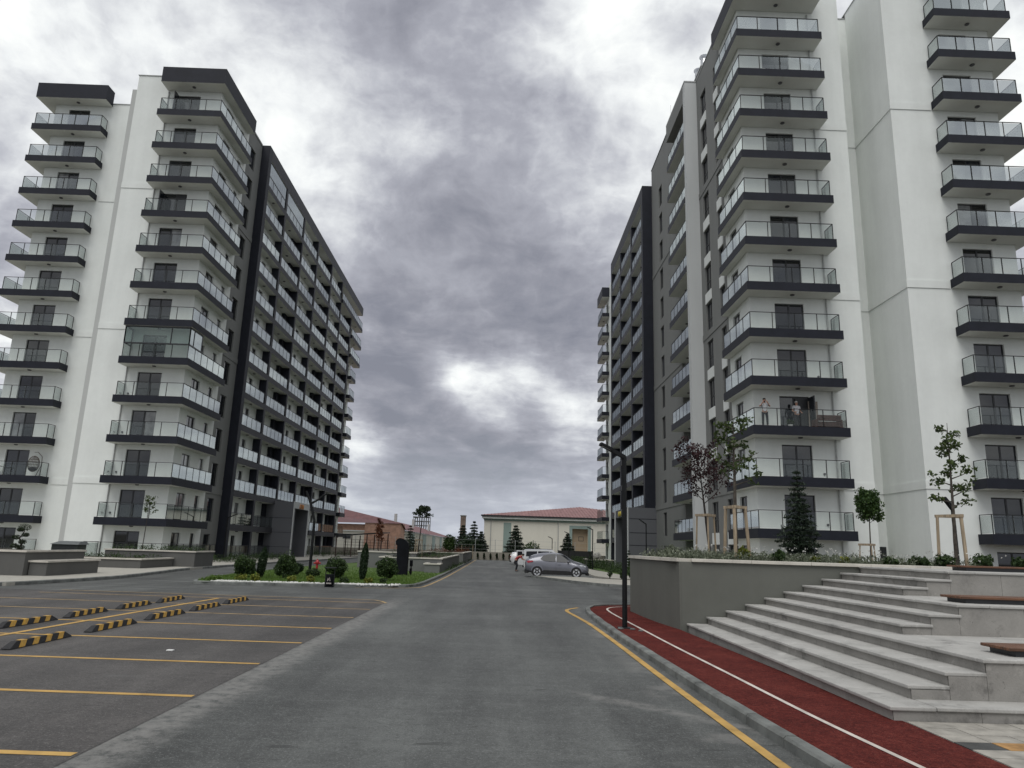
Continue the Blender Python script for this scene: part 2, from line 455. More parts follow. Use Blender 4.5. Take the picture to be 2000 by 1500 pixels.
# street side of the tower: white part then grey part
ow = []; og = []
for k in range(0, 13):
    z = ZL(k); ow += [(56.3, 57.9, z+.58, z+2.64), (59.7, 60.55, z+.58, z+2.64)]; og += [(62.5, 63.9, z+.66, z+2.64)]
mb = MB(); wall(mb, 'x', -24.8, 1, 54.9, 61.7, 0, TOPL, ow); mb.build('wall', MW, LB)
mb = MB(); wall(mb, 'x', -24.85, 1, 61.7, 65.4, 0, TOPL, og); mb.build('wall', MG, LB, label='grey rendered wall strip')
mb = MB(); bands(mb, 'x', -24.85, 1, 61.7, 65.4, GRV_L); mb.build('plaster_band', MG, LB)
z = ZL(0)
for u in ((56.3, 57.9, .58, 2), (59.7, 60.55, .58, 1)):
    floors(window(LB, 'window', 'x', -24.8, 1, u[0], u[1], z+u[2], z+2.64, u[3]), LB, range(1, 13), lambda f: vary(f, (.2, .15, .65)))
floors(window(LB, 'window', 'x', -24.85, 1, 62.5, 63.9, z+.66, z+2.64, 1), LB, range(1, 13), lambda f: vary(f, (.7, .3, 0)))
# wrap balconies
poly = [(-29.35, 53.6), (-24.1, 53.6), (-24.1, 61.2), (-24.82, 61.2), (-24.82, 54.88), (-29.35, 54.88)]
rail = [(-29.2, 54.8), (-29.2, 53.74), (-24.24, 53.74), (-24.24, 61.1)]
b1 = balcony(LB, poly, ZL(1), rail, lamp=(-26.9, 54.25))
floors(b1, LB, range(1, 12))
mb = MB(); mb.prism([(x-.02 if x < -29 else x+.02 if x > -24.2 else x, y-.02 if y < 54 else y) for x, y in poly], ZL(13)+.06, TOPL+.02, 0, 1, 0)
cp = mb.build('roof_canopy', [MDK, MSOF], LB)
mb = MB(); mb.lathe([(.13, 0), (.15, -.03), (.12, -.07), (.02, -.09)], (-26.9, 54.25, ZL(13)+.06), 12); mb.build('ceiling_lamp', MLAMP, cp)
for (px, py) in ((-29.25, 54.84),):
    mb = MB(); mb.tube([(px, py, .1), (px, py, 38.7)], .05, 8); mb.build('downpipe', MPIPE, LB)
mb = MB(); mb.box(-32.42, 54.98, 0, -32.02, 55.3, TOPL-1.3); mb.build('corner_strip', stucco('corner_strip_grey', (.47, .48, .465), .05), LB)  # narrow grey strip beside the tower's left wall edge
# glazed-in balcony on the sixth slab
zt = ZL(5)+.56
mb = MB(); gl = MB()
pth = [(-29.2, 54.8), (-29.2, 53.74), (-24.24, 53.74), (-24.24, 56.0)]
for p, q in zip(pth[:-1], pth[1:]):
    mb.obox((*p, zt+1.08), (*q, zt+1.08), .10, .10); mb.obox((*p, zt+2.40), (*q, zt+2.40), .10, .10)
    P0 = Vector((*p, 0)); Q0 = Vector((*q, 0)); L = (Q0-P0).length; k = max(1, round(L/.75))
    for i in range(k+1):
        c = P0+(Q0-P0)*i/k
        if i in (0, k) or i == k-2: mb.box(c.x-.035, c.y-.035, zt+1.1, c.x+.035, c.y+.035, zt+2.4)
        if i < k:
            e = P0+(Q0-P0)*(i+1)/k; gl.obox((c.x, c.y, zt+1.75), (e.x, e.y, zt+1.75), .012, 1.2)
en = mb.build('balcony_enclosure', MFR, LB, label='dark framed sliding glass enclosure on one balcony'); gl.build('glass_panel', MENC, en)
# set back wing on the far left
dw = [(-39.2, -37.35, ZL(k)+.58, ZL(k)+2.64) for k in range(0, 13)]
mb = MB(); wall(mb, 'y', 57.6, -1, -40.4, -32.0, 0, TOPL-1.1, dw); wall(mb, 'x', -40.4, -1, 57.6, 75, 0, TOPL-1.1); mb.build('wall', MW, LB)
mb = MB(); mb.box(-40.45, 57.55, TOPL-1.1, -32.0, 75, TOPL-1.04); mb.build('parapet_cap', MPIPE, LB)
mb = MB(); bands(mb, 'y', 57.6, -1, -35.3, -32.05, GRV_L); mb.build('plaster_band', MW, LB)
floors(window(LB, 'balcony_door', 'y', 57.6, -1, -39.2, -37.35, ZL(0)+.58, ZL(0)+2.64), LB, range(1, 13), lambda f: vary(f, (.35, .4, .25)))
poly2 = [(-41.45, 56.5), (-35.5, 56.5), (-35.5, 57.58), (-40.38, 57.58), (-40.38, 59.5), (-41.45, 59.5)]
b2 = balcony(LB, poly2, ZL(1), [(-41.3, 59.4), (-41.3, 56.64), (-35.64, 56.64), (-35.64, 57.5)], lamp=(-38.2, 57.1))
floors(b2, LB, range(1, 12))
mb = MB(); mb.prism([(-41.5, 56.45), (-35.45, 56.45), (-35.45, 57.58), (-40.38, 57.58), (-40.38, 59.5), (-41.5, 59.5)], ZL(13)+.06, TOPL+.02, 0, 1, 0)
cp = mb.build('roof_canopy', [MDK, MSOF], LB)
mb = MB(); mb.lathe([(.13, 0), (.15, -.03), (.12, -.07), (.02, -.09)], (-38.2, 57.1, ZL(13)+.06), 12); mb.build('ceiling_lamp', MLAMP, cp)
# dark portal around six bays of balconies
XO = -24.05
mb = MB(); mb.box(-25.9, 65.4, 0, XO, 66.15, TOPL); mb.box(-27, 65.3, ZL(13)+.2, XO-.9, 65.4, TOPL); mb.build('portal_fin', MDK, LB)
mb = MB(); mb.box(-27, 66.15, ZL(13)+.12, XO, 116.0, TOPL, 0, 1); mb.build('portal_roof', [MDK_LIT, MSOF], LB)
BAYS = [(66.15, 71.8), (72.3, 78.9), (79.3, 85.7), (86.2, 93.3), (93.8, 100.1), (100.5, 107.4)]
BK = [-24.8, -25.2, -24.8, -25.2, -24.8, -25.2]
for i, (a, b) in enumerate(BAYS):
    xb = BK[i]; ent = i in (2, 3)
    k0 = 2 if ent else 0
    w0 = a+(b-a)*(.46 if i % 2 == 0 else .28); w1 = w0+1.15
    nt_ = 13 if i < 5 else 12; ztop = ZL(13)+.12 if i < 5 else ZL(12)+.5
    ops = [(w0, w1, ZL(k)+.58, ZL(k)+2.6) for k in range(k0, nt_)]
    mb = MB(); wall(mb, 'x', xb, 1, a-.2, b+.2, ZL(k0) if k0 else 0, ztop, ops); mb.build('wall', MW, LB)
    floors(window(LB, 'window', 'x', xb, 1, w0, w1, ZL(k0)+.58, ZL(k0)+2.6, 1), LB, range(1, nt_-k0), lambda f: vary(f, (.6, .3, .1)))
    # dark dividing wall at the far end of every bay
    y0, y1 = b, (BAYS[i+1][0] if i < 5 else 108.0)
    mb = MB(); mb.box(-26.1, y0, 0 if not ent else ZL(2), XO-.02, y1, ztop); mb.box(XO-.02, y0, 0 if not ent else ZL(2), XO, y1, ztop, 1); mb.build('dividing_wall', [MDK, MDK_LIT], LB)  # street face wears the lit copy of the cladding
    if i % 2 == 1:
        mb = MB(); mb.box(-25.5, b-1.15, 0 if not ent else ZL(2), -24.85, b, ztop); mb.build('storage_niche', MDK, LB)
    kk = max(k0, 1)
    last = 12 if i < 5 else 10
    bb = balcony(LB, [(xb-.01, a), (XO, a), (XO, b), (xb-.01, b)], ZL(kk), [(XO-.08, a+.06), (XO-.08, b-.06)], joined=True, step=1.35, lamp=((xb+XO)/2, (a+b)/2), fas=MDK_LIT)
    floors(bb, LB, range(1, nt_-kk))
    # ground terrace glass
    if not ent:
        mb = MB(); mb.obox((XO-.08, a+.1, .75), (XO-.08, b-.1, .75), .012, 1.0); fg = mb.build('terrace_glass', MGLASS, LB)
        mb = MB(); mb.obox((XO-.08, a+.06, 1.28), (XO-.08, b-.06, 1.28), .05, .035)
        for t in range(6): yy = a+.06+(b-a-.12)*t/5; mb.box(XO-.1, yy-.02, .1, XO-.06, yy+.02, 1.28)
        mb.build('railing', MRAIL, fg)
# glazed bays on the top floor
for (a, b) in BAYS[:2]:
    mb = MB(); mb.obox((XO-.08, a+.05, ZL(12)+1.62), (XO-.08, b-.05, ZL(12)+1.62), .07, .07); mb.obox((XO-.08, a+.05, ZL(13)+.05), (XO-.08, b-.05, ZL(13)+.05), .07, .07)
    en = mb.build('balcony_enclosure', MFR, LB); gl = MB()
    for t in range(8):
        p = a+.06+(b-a-.12)*t/8; q = a+.06+(b-a-.12)*(t+1)/8-.02
        gl.obox((XO-.08, p, ZL(12)+2.35), (XO-.08, q, ZL(12)+2.35), .012, 1.38)
    gl.build('glass_panel', MENC, en)
# far tower of the same block
og = [(108.5, 109.4, ZL(k)+.66, ZL(k)+2.64) for k in range(0, 12)]
mb = MB(); wall(mb, 'x', -24.85, 1, 107.9, 109.9, 0, ZL(12)+.5, og); mb.build('wall', MG, LB)
floors(window(LB, 'window', 'x', -24.85, 1, 108.5, 109.4, ZL(0)+.66, ZL(0)+2.64, 1), LB, range(1, 12), lambda f: vary(f))
ow = [(110.9, 112.1, ZL(k)+.58, ZL(k)+2.64) for k in range(0, 12)]
mb = MB(); wall(mb, 'x', -24.82, 1, 109.9, 113.3, 0, ZL(12)+.5, ow); wall(mb, 'y', 113.3, 1, -40, -24.82, 0, ZL(12)+.5); mb.build('wall', MW, LB)
floors(window(LB, 'window', 'x', -24.82, 1, 110.9, 112.1, ZL(0)+.58, ZL(0)+2.64, 2), LB, range(1, 12), lambda f: vary(f))
fb = balcony(LB, [(-24.83, 110.3), (-23.95, 110.3), (-23.95, 113.8), (-24.83, 113.8)], ZL(1), [(-24.7, 110.4), (-24.05, 110.4), (-24.05, 113.7)], joined=True, step=1.2, lamp=(-24.4, 112))
floors(fb, LB, range(1, 9))
fb = balcony(LB, [(-24.84, 108.1), (-23.8, 108.1), (-23.8, 115.4), (-24.84, 115.4)], ZL(10), [(-23.9, 108.2), (-23.9, 115.3)], joined=True, step=1.3, lamp=(-24.3, 112))
floors(fb, LB, range(1, 2))
balcony(LB, [(-25.5, 100.2), (-23.8, 100.2), (-23.8, 115.4), (-25.5, 115.4)], ZL(12), [(-23.9, 100.3), (-23.9, 115.3)], joined=True, step=1.3, lamp=(-24.3, 112))
for yy in (104.5, 108.6, 112.2):
    mb = MB(); mb.box(-26.4, yy, ZL(12)+.56, -25.6, yy+.75, ZL(13)+.12); mb.build('terrace_pier', MW, LB)
mb = MB(); mb.box(-31, 107.0, ZL(12)+.5, -30.8, 113.0, ZL(13)); mb.build('wall', MW, LB)
# core and roof
mb = MB(); mb.box(-39.9, 60, 0, -26.05, 113.2, ZL(12)+.4); mb.box(-39.9, 60, ZL(12)+.4, -26.05, 100.1, ZL(13)-.02); mb.box(-31.9, 55.2, ZL(13), -26, 60, TOPL-.05); mb.build('building_core', MG, LB)
mb = MB(); mb.box(-27, 61.7, TOPL-.2, -24.8, 65.3, TOPL+.02); mb.build('parapet_cap', MG, LB)
# entrance block with a tall dark portal
mb = MB()
EX = -22.0
mb.box(-25.6, 78.4, 0, EX, 78.9, 5.95); mb.box(-25.6, 78.9, 0, EX-.02, 79.3, 5.9); mb.box(-25.0, 84.4, 0, EX, 84.9, 5.95); mb.box(-25.6, 78.9, 5.3, EX, 84.4, 5.95)
en = mb.build('entrance_block', MENT, LB)
mb = MB(); mb.box(EX-.02, 78.42, 0, EX+.05, 78.75, 5.97); mb.box(EX-.02, 84.45, 0, EX+.05, 84.85, 5.97); mb.box(EX-.02, 78.75, 5.28, EX+.05, 84.45, 5.97); mb.build('portal_trim', MGL, en)
mb = MB()
for z in (1.2, 2.7, 4.2): mb.box(-25.5, 78.385, z, EX-.05, 78.398, z+.03)
mb.build('panel_joint', MDK, en)
def text_mesh(s, size, depth, name, mt, M4, parent):
    cu_ = bpy.data.curves.new(name, 'FONT'); cu_.body = s; cu_.size = size; cu_.extrude = depth; cu_.align_x = 'CENTER'
    t = bpy.data.objects.new(name, cu_); me = bpy.data.meshes.new_from_object(t); bpy.data.objects.remove(t); bpy.data.curves.remove(cu_)
    me.transform(M4); me.materials.clear(); me.materials.append(mt)
    o = bpy.data.objects.new(name, me); COL.objects.link(o); o.parent = parent; o.location = -OR[parent.name]; OR[o.name] = Vector((0, 0, 0))
    return o
MORG = mat('orange_letters', (.52, .21, .05), .5)
MYEL = mat('yellow_letters', (.60, .48, .06), .5)
text_mesh('ATIVI', .72, .03, 'lettering', MORG, Matrix.Translation((EX+.09, 81.3, 5.3)) @ Matrix.Rotation(rad(90), 4, 'Z') @ Matrix.Rotation(rad(90), 4, 'X'), en)

# ------------------------------------------------------------------ right building
MSPN = stucco('white_panel', (.68, .70, .68), .04)
RB = thing('apartment_building', 'tall white and grey apartment block right of the street with two people on a balcony', 'apartment building', (15.4, 43.35, 0))
ZR = lambda k: 2.87+PITCH*(k-1)
TOPR = 40.45
GRV_R = [5.88, 17.94, 30.0]
n_ = 13
dw = [(17.0, 18.85, ZR(k)+.58, ZR(k)+2.64) for k in range(0, n_)]
mb = MB(); wall(mb, 'y', 43.35, -1, 15.38, 22.5, 0, TOPR, dw); wall(mb, 'x', 22.5, 1, 43.35, 46, 0, TOPR); mb.build('wall', MW, RB)
mb = MB(); bands(mb, 'y', 43.35, -1, 20.7, 22.5, GRV_R); mb.build('plaster_band', MW, RB)
dsr = floors(window(RB, 'balcony_door', 'y', 43.35, -1, 17.0, 18.85, ZR(0)+.58, ZR(0)+2.64), RB, range(1, n_), lambda f: vary(f, (.55, .45, 0)))
ow = [(45.2, 46.6, ZR(k)+.58, ZR(k)+2.64) for k in range(0, n_)]
mb = MB(); wall(mb, 'x', 15.38, -1, 43.35, 47.5, 0, TOPR, ow); mb.build('wall', MW, RB)
floors(window(RB, 'window', 'x', 15.38, -1, 45.2, 46.6, ZR(0)+.58, ZR(0)+2.64, 2), RB, range(1, n_), lambda f: vary(f, (.3, .2, .5)))
og = []
for k in range(0, n_): og += [(48.1, 49.2, ZR(k)+.5, ZR(k)+2.66), (51.3, 52.8, ZR(k)+.5, ZR(k)+2.66)]
mb = MB(); wall(mb, 'x', 15.4, -1, 47.5, 53.9, 0, 40.9, og); mb.build('wall', MG, RB, label='grey rendered wall strip')
mb = MB(); mb.box(15.36, 47.5, 40.9, 17, 54.2, 40.98); mb.build('parapet_cap', MPIPE, RB)
for u in ((48.1, 49.2), (51.3, 52.8)):
    floors(window(RB, 'window', 'x', 15.4, -1, u[0], u[1], ZR(0)+.5, ZR(0)+2.66, 2, transom=ZR(0)+1.4), RB, range(1, n_), lambda f: vary(f, (.6, .4, 0)))
    mb = MB(); mb.box(15.34, u[0]-.02, ZR(1)-.32, 15.398, u[1]+.02, ZR(1)+.48); sp = mb.build('spandrel_panel', MSPN, RB)
    for k in range(1, 12):
        if k in (1, 5, 9): continue
        copy_tree(sp, RB, (0, 0, PITCH*k))
mb = MB(); bands(mb, 'x', 15.4, -1, 47.5, 53.85, GRV_R); mb.build('plaster_band', MG, RB)
poly = [(14.85, 42.05), (20.65, 42.05), (20.65, 43.33), (15.36, 43.33), (15.36, 47.5), (14.85, 47.5)]
b3 = balcony(RB, poly, ZR(1), [(14.98, 47.4), (14.98, 42.19), (20.5, 42.19), (20.5, 43.25)], lamp=(17.9, 42.7))
floors(b3, RB, range(1, 12))
mb = MB(); mb.prism([(14.83, 42.0), (20.7, 42.0), (20.7, 43.33), (15.36, 43.33), (15.36, 47.5), (14.83, 47.5)], ZR(13)+.06, TOPR, 0, 1, 0)
cp = mb.build('roof_canopy', [MDK, MSOF], RB); mb = MB(); mb.lathe([(.13, 0), (.15, -.03), (.12, -.07), (.02, -.09)], (17.9, 42.7, ZR(13)+.06), 12); mb.build('ceiling_lamp', MLAMP, cp)
mb = MB(); mb.tube([(20.28, 43.28, .1), (20.28, 43.28, 38.9)], .05, 8); mb.build('downpipe', MPIPE, RB)
mb = MB(); mb.tube([(19.5, 43.34, ZR(1)+.92), (19.5, 43.27, ZR(1)+.92)], .07, 10); vc = mb.build('vent_cap', MLAMP, RB)
for k in (1, 2, 3): copy_tree(vc, RB, (0, 0, PITCH*k))
mb = MB(); mb.tube([(-28.9, 54.89, ZL(1)+.92), (-28.9, 54.82, ZL(1)+.92)], .07, 10); vc = mb.build('vent_cap', MLAMP, LB)
for k in (1, 2, 3): copy_tree(vc, LB, (0, 0, PITCH*k))
# recess, nearer wing on the right
mb = MB(); wall(mb, 'y', 45.4, -1, 22.5, 24.1, 0, TOPR); wall(mb, 'x', 24.1, -1, 40.75, 45.4, 0, TOPR+.4)
dw = [(27.72, 29.55, ZR(k)+.58, ZR(k)+2.64) for k in range(0, n_)]
wall(mb, 'y', 40.75, -1, 24.1, 31.0, 0, TOPR+.4, dw); wall(mb, 'x', 31.0, 1, 40.75, 60, 0, TOPR+.4); mb.build('wall', MW, RB)
mb = MB(); bands(mb, 'y', 40.75, -1, 24.055, 26.7, GRV_R); bands(mb, 'x', 24.1, -1, 40.755, 45.35, GRV_R); bands(mb, 'y', 45.4, -1, 22.55, 24.05, GRV_R); mb.build('plaster_band', MW, RB)
mb = MB(); mb.box(24.05, 40.7, TOPR+.4, 31.05, 60, TOPR+.47); mb.box(22.5, 45.35, TOPR, 24.05, 47, TOPR+.06); mb.build('parapet_cap', MPIPE, RB)
floors(window(RB, 'balcony_door', 'y', 40.75, -1, 27.72, 29.55, ZR(0)+.58, ZR(0)+2.64), RB, range(1, n_), lambda f: vary(f, (.45, .45, .1)))
mb = MB(); mb.box(23.15, 45.34, 1.9, 23.95, 45.39, 2.65); mb.build('vent_opening', MFR, RB)
b4 = balcony(RB, [(26.75, 39.5), (31.7, 39.5), (31.7, 42.2), (31.02, 42.2), (31.02, 40.73), (26.75, 40.73)], ZR(1), [(26.89, 40.65), (26.89, 39.64), (31.56, 39.64), (31.56, 42.1)], lamp=(29.3, 40.15))
floors(b4, RB, range(1, 13))
# white pillar and recessed balconies
mb = MB(); mb.box(14.4, 53.86, 0, 15.42, 54.5, 40.85); mb.build('pillar', MGL, RB)
mb = MB(); mb.box(14.36, 53.82, 40.85, 15.6, 60.6, 40.95); mb.build('parapet_cap', MPIPE, RB)
ops = [(56.8, 58.0, ZR(k)+.58, ZR(k)+2.6) for k in range(0, n_)]
mb = MB(); wall(mb, 'x', 16.6, -1, 54.4, 60.6, 0, 39.5, ops); mb.build('wall', MW, RB)
floors(window(RB, 'balcony_door', 'x', 16.6, -1, 56.8, 58.0, ZR(0)+.58, ZR(0)+2.6, 1), RB, range(1, n_), lambda f: vary(f))
b5 = balcony(RB, [(14.35, 54.5), (16.6, 54.5), (16.6, 60.5), (14.35, 60.5)], ZR(1), [(14.47, 54.56), (14.47, 60.4)], joined=True, step=1.2, lamp=(15.4, 58.6))
floors(b5, RB, range(1, 12))
mb = MB(); mb.box(14.35, 54.5, ZR(13)+.1, 16.6, 60.5, 40.83, 0, 1); mb.build('roof_canopy', [MG, MG], RB)
# grey wall with slit windows
og = [(67.3, 68.7, ZR(k)+.5, ZR(k)+2.64) for k in range(0, n_)]
mb = MB(); wall(mb, 'x', 15.4, -1, 60.5, 72.1, 0, 42.7, og); wall(mb, 'y', 60.5, -1, 15.4, 17, 0, 42.7); mb.build('wall', MG, RB)
mb = MB(); bands(mb, 'x', 15.4, -1, 60.52, 72.05, GRV_R); mb.build('plaster_band', MG, RB)
mb = MB(); mb.box(15.35, 60.45, 42.7, 17, 72.1, 42.78); mb.build('parapet_cap', MFR, RB)
floors(window(RB, 'window', 'x', 15.4, -1, 67.3, 68.7, ZR(0)+.5, ZR(0)+2.64, 1), RB, range(1, n_), lambda f: vary(f, (.8, .2, 0)))
# dark portal with three bays
XO2 = 14.35
mb = MB(); mb.box(XO2, 72.1, 5.9, 16.2, 72.9, 40.95); mb.build('portal_fin', MDK, RB)
mb = MB(); mb.box(XO2, 72.9, ZR(13)+.15, 17, 94.6, 40.95, 0, 1); mb.build('portal_roof', [MDK, MSOF], RB)
BAYR = [(72.9, 78.9), (79.6, 86.5), (87.2, 93.9)]
for i, (a, b) in enumerate(BAYR):
    xb = 15.6 if i != 1 else 15.95
    w0 = a+(b-a)*.45
    k0 = 1 if i < 1 else 0
    ops = [(w0, w0+1.15, ZR(k)+.58, ZR(k)+2.6) for k in range(k0, n_)]
    mb = MB(); wall(mb, 'x', xb, -1, a-.2, b+.2, 0 if not k0 else ZR(1), ZR(13)+.15, ops); mb.build('wall', MW, RB)
    floors(window(RB, 'window', 'x', xb, -1, w0, w0+1.15, ZR(k0)+.58, ZR(k0)+2.6, 1), RB, range(1, n_-k0), lambda f: vary(f))
    y1 = BAYR[i+1][0] if i < 2 else 94.6
    mb = MB(); mb.box(XO2+.02, b, 5.9 if i == 0 else 0, 16.2, y1, ZR(13)+.15); mb.build('dividing_wall', MDK, RB)
    bb = balcony(RB, [(XO2, a), (xb+.01, a), (xb+.01, b), (XO2, b)], ZR(2), [(XO2+.08, a+.06), (XO2+.08, b-.06)], joined=True, step=1.35, lamp=((xb+XO2)/2, (a+b)/2), fas=MDK_LIT)
    floors(bb, RB, range(1, 11))
    if i: floors(bb, RB, [-1])
# far white tower
og = [(97.3, 98.3, ZR(k)+.5, ZR(k)+2.6) for k in range(0, n_)]+[(104.2, 105.8, ZR(k)+.58, ZR(k)+2.6) for k in range(0, n_)]
mb = MB(); wall(mb, 'x', 15.4, -1, 94.6, 106.4, 0, 41.0, og); wall(mb, 'y', 106.4, 1, 15.4, 30, 0, 41.0); mb.build('wall', MW, RB)
floors(window(RB, 'window', 'x', 15.4, -1, 97.3, 98.3, ZR(0)+.5, ZR(0)+2.6, 1), RB, range(1, n_), lambda f: vary(f))
floors(window(RB, 'window', 'x', 15.4, -1, 104.2, 105.8, ZR(0)+.58, ZR(0)+2.6, 2), RB, range(1, n_), lambda f: vary(f))
fb = balcony(RB, [(14.35, 103.0), (15.39, 103.0), (15.39, 108.3), (14.35, 108.3)], ZR(1), [(15.3, 103.1), (14.45, 103.1), (14.45, 108.2)], joined=True, step=1.3, lamp=(14.9, 105.5))
floors(fb, RB, range(1, 12))
mb = MB(); mb.box(14.3, 102.9, ZR(13)+.05, 15.39, 108.4, 40.6, 0, 1); mb.build('roof_canopy', [MDK, MSOF], RB)
# core, roof plant, flues, mast
mb = MB(); mb.box(17.0, 46, 0, 30.9, 106.3, 40.2); mb.box(22.6, 45.5, 0, 24.1, 46, 40.3); mb.box(24.2, 41.2, 0, 30.9, 46, 40.4); mb.box(16.25, 60.7, 0, 17, 106, 40); mb.build('building_core', MG, RB)
mb = MB(); mb.box(16.6, 56.3, 40.2, 19.5, 62.0, 44.3); rp = mb.build('roof_plant_room', MG, RB)
mb = MB(); mb.box(16.55, 56.25, 44.3, 19.55, 62.05, 44.4); mb.build('parapet_cap', MPIPE, rp)
MSTEEL = mat('flue_steel', (.55, .56, .57), .22, .1, 6, metal=1.0)
for (fx, fy) in ((17.2, 57.3), (17.2, 59.2)):
    mb = MB(); mb.lathe([(.34, 0), (.34, 1.25), (.30, 1.3), (.30, 1.45), (.44, 1.62), (.44, 1.7), (.1, 1.78)], (fx, fy, 44.3), 16); auto_smooth(mb.build('flue', MSTEEL, rp), 40)
mb = MB(); mb.tube([(16.3, 66.5, 42.7), (16.3, 66.5, 47.2)], [.03, .012], 6); mb.build('lightning_rod', MSTEEL, RB)
# entrance block
mb = MB(); mb.box(12.6, 71.8, 0, 15.4, 72.3, 6.1); mb.box(12.62, 72.3, 0, 13.1, 73.2, 6.05); mb.box(12.62, 79.6, 0, 15.6, 80.1, 6.1); mb.box(12.6, 72.3, 5.3, 15.6, 79.6, 6.1)
en = mb.build('entrance_block', MENT, RB)
mb = MB(); mb.box(12.55, 71.78, 0, 12.62, 72.1, 6.12); mb.box(12.55, 79.7, 0, 12.62, 80.1, 6.12); mb.build('portal_trim', MGL, en)
mb = MB()
for z in (1.25, 2.45, 3.65, 5.0): mb.box(12.7, 71.78, z, 15.38, 71.797, z+.04)
mb.build('panel_joint', MDK, en)
text_mesh('ATIVI', .72, .03, 'lettering', MYEL, Matrix.Translation((12.5, 76.4, 5.4)) @ Matrix.Rotation(rad(-90), 4, 'Z') @ Matrix.Rotation(rad(90), 4, 'X'), en)
# open leaf and a dark sheet as the room's shade behind the two people (third slab), plus open doors on the left block
def open_door(root, X0, X1, Y, z0, z1, hinge_right=True):
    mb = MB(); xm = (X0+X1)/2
    mb.box(xm+.05, Y+.03, z0+.05, X1-.08, Y+.05, z1-.08); o = mb.build('doorway_shade', MFR, root)
    hx = X1-.05 if hinge_right else X0+.05
    mb = MB(); mb.box(hx-.03, Y-.85, z0+.06, hx+.03, Y-.02, z1-.08); l = mb.build('door_leaf', MFR, root)
    mb = MB(); mb.box(hx-.035, Y-.78, z0+.14, hx+.035, Y-.10, z1-.16); mb.build('pane', MPANE[1], l)
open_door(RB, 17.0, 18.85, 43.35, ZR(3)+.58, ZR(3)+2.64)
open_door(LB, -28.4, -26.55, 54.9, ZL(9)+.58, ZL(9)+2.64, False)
open_door(LB, -28.4, -26.55, 54.9, ZL(12)+.58, ZL(12)+2.64, False)

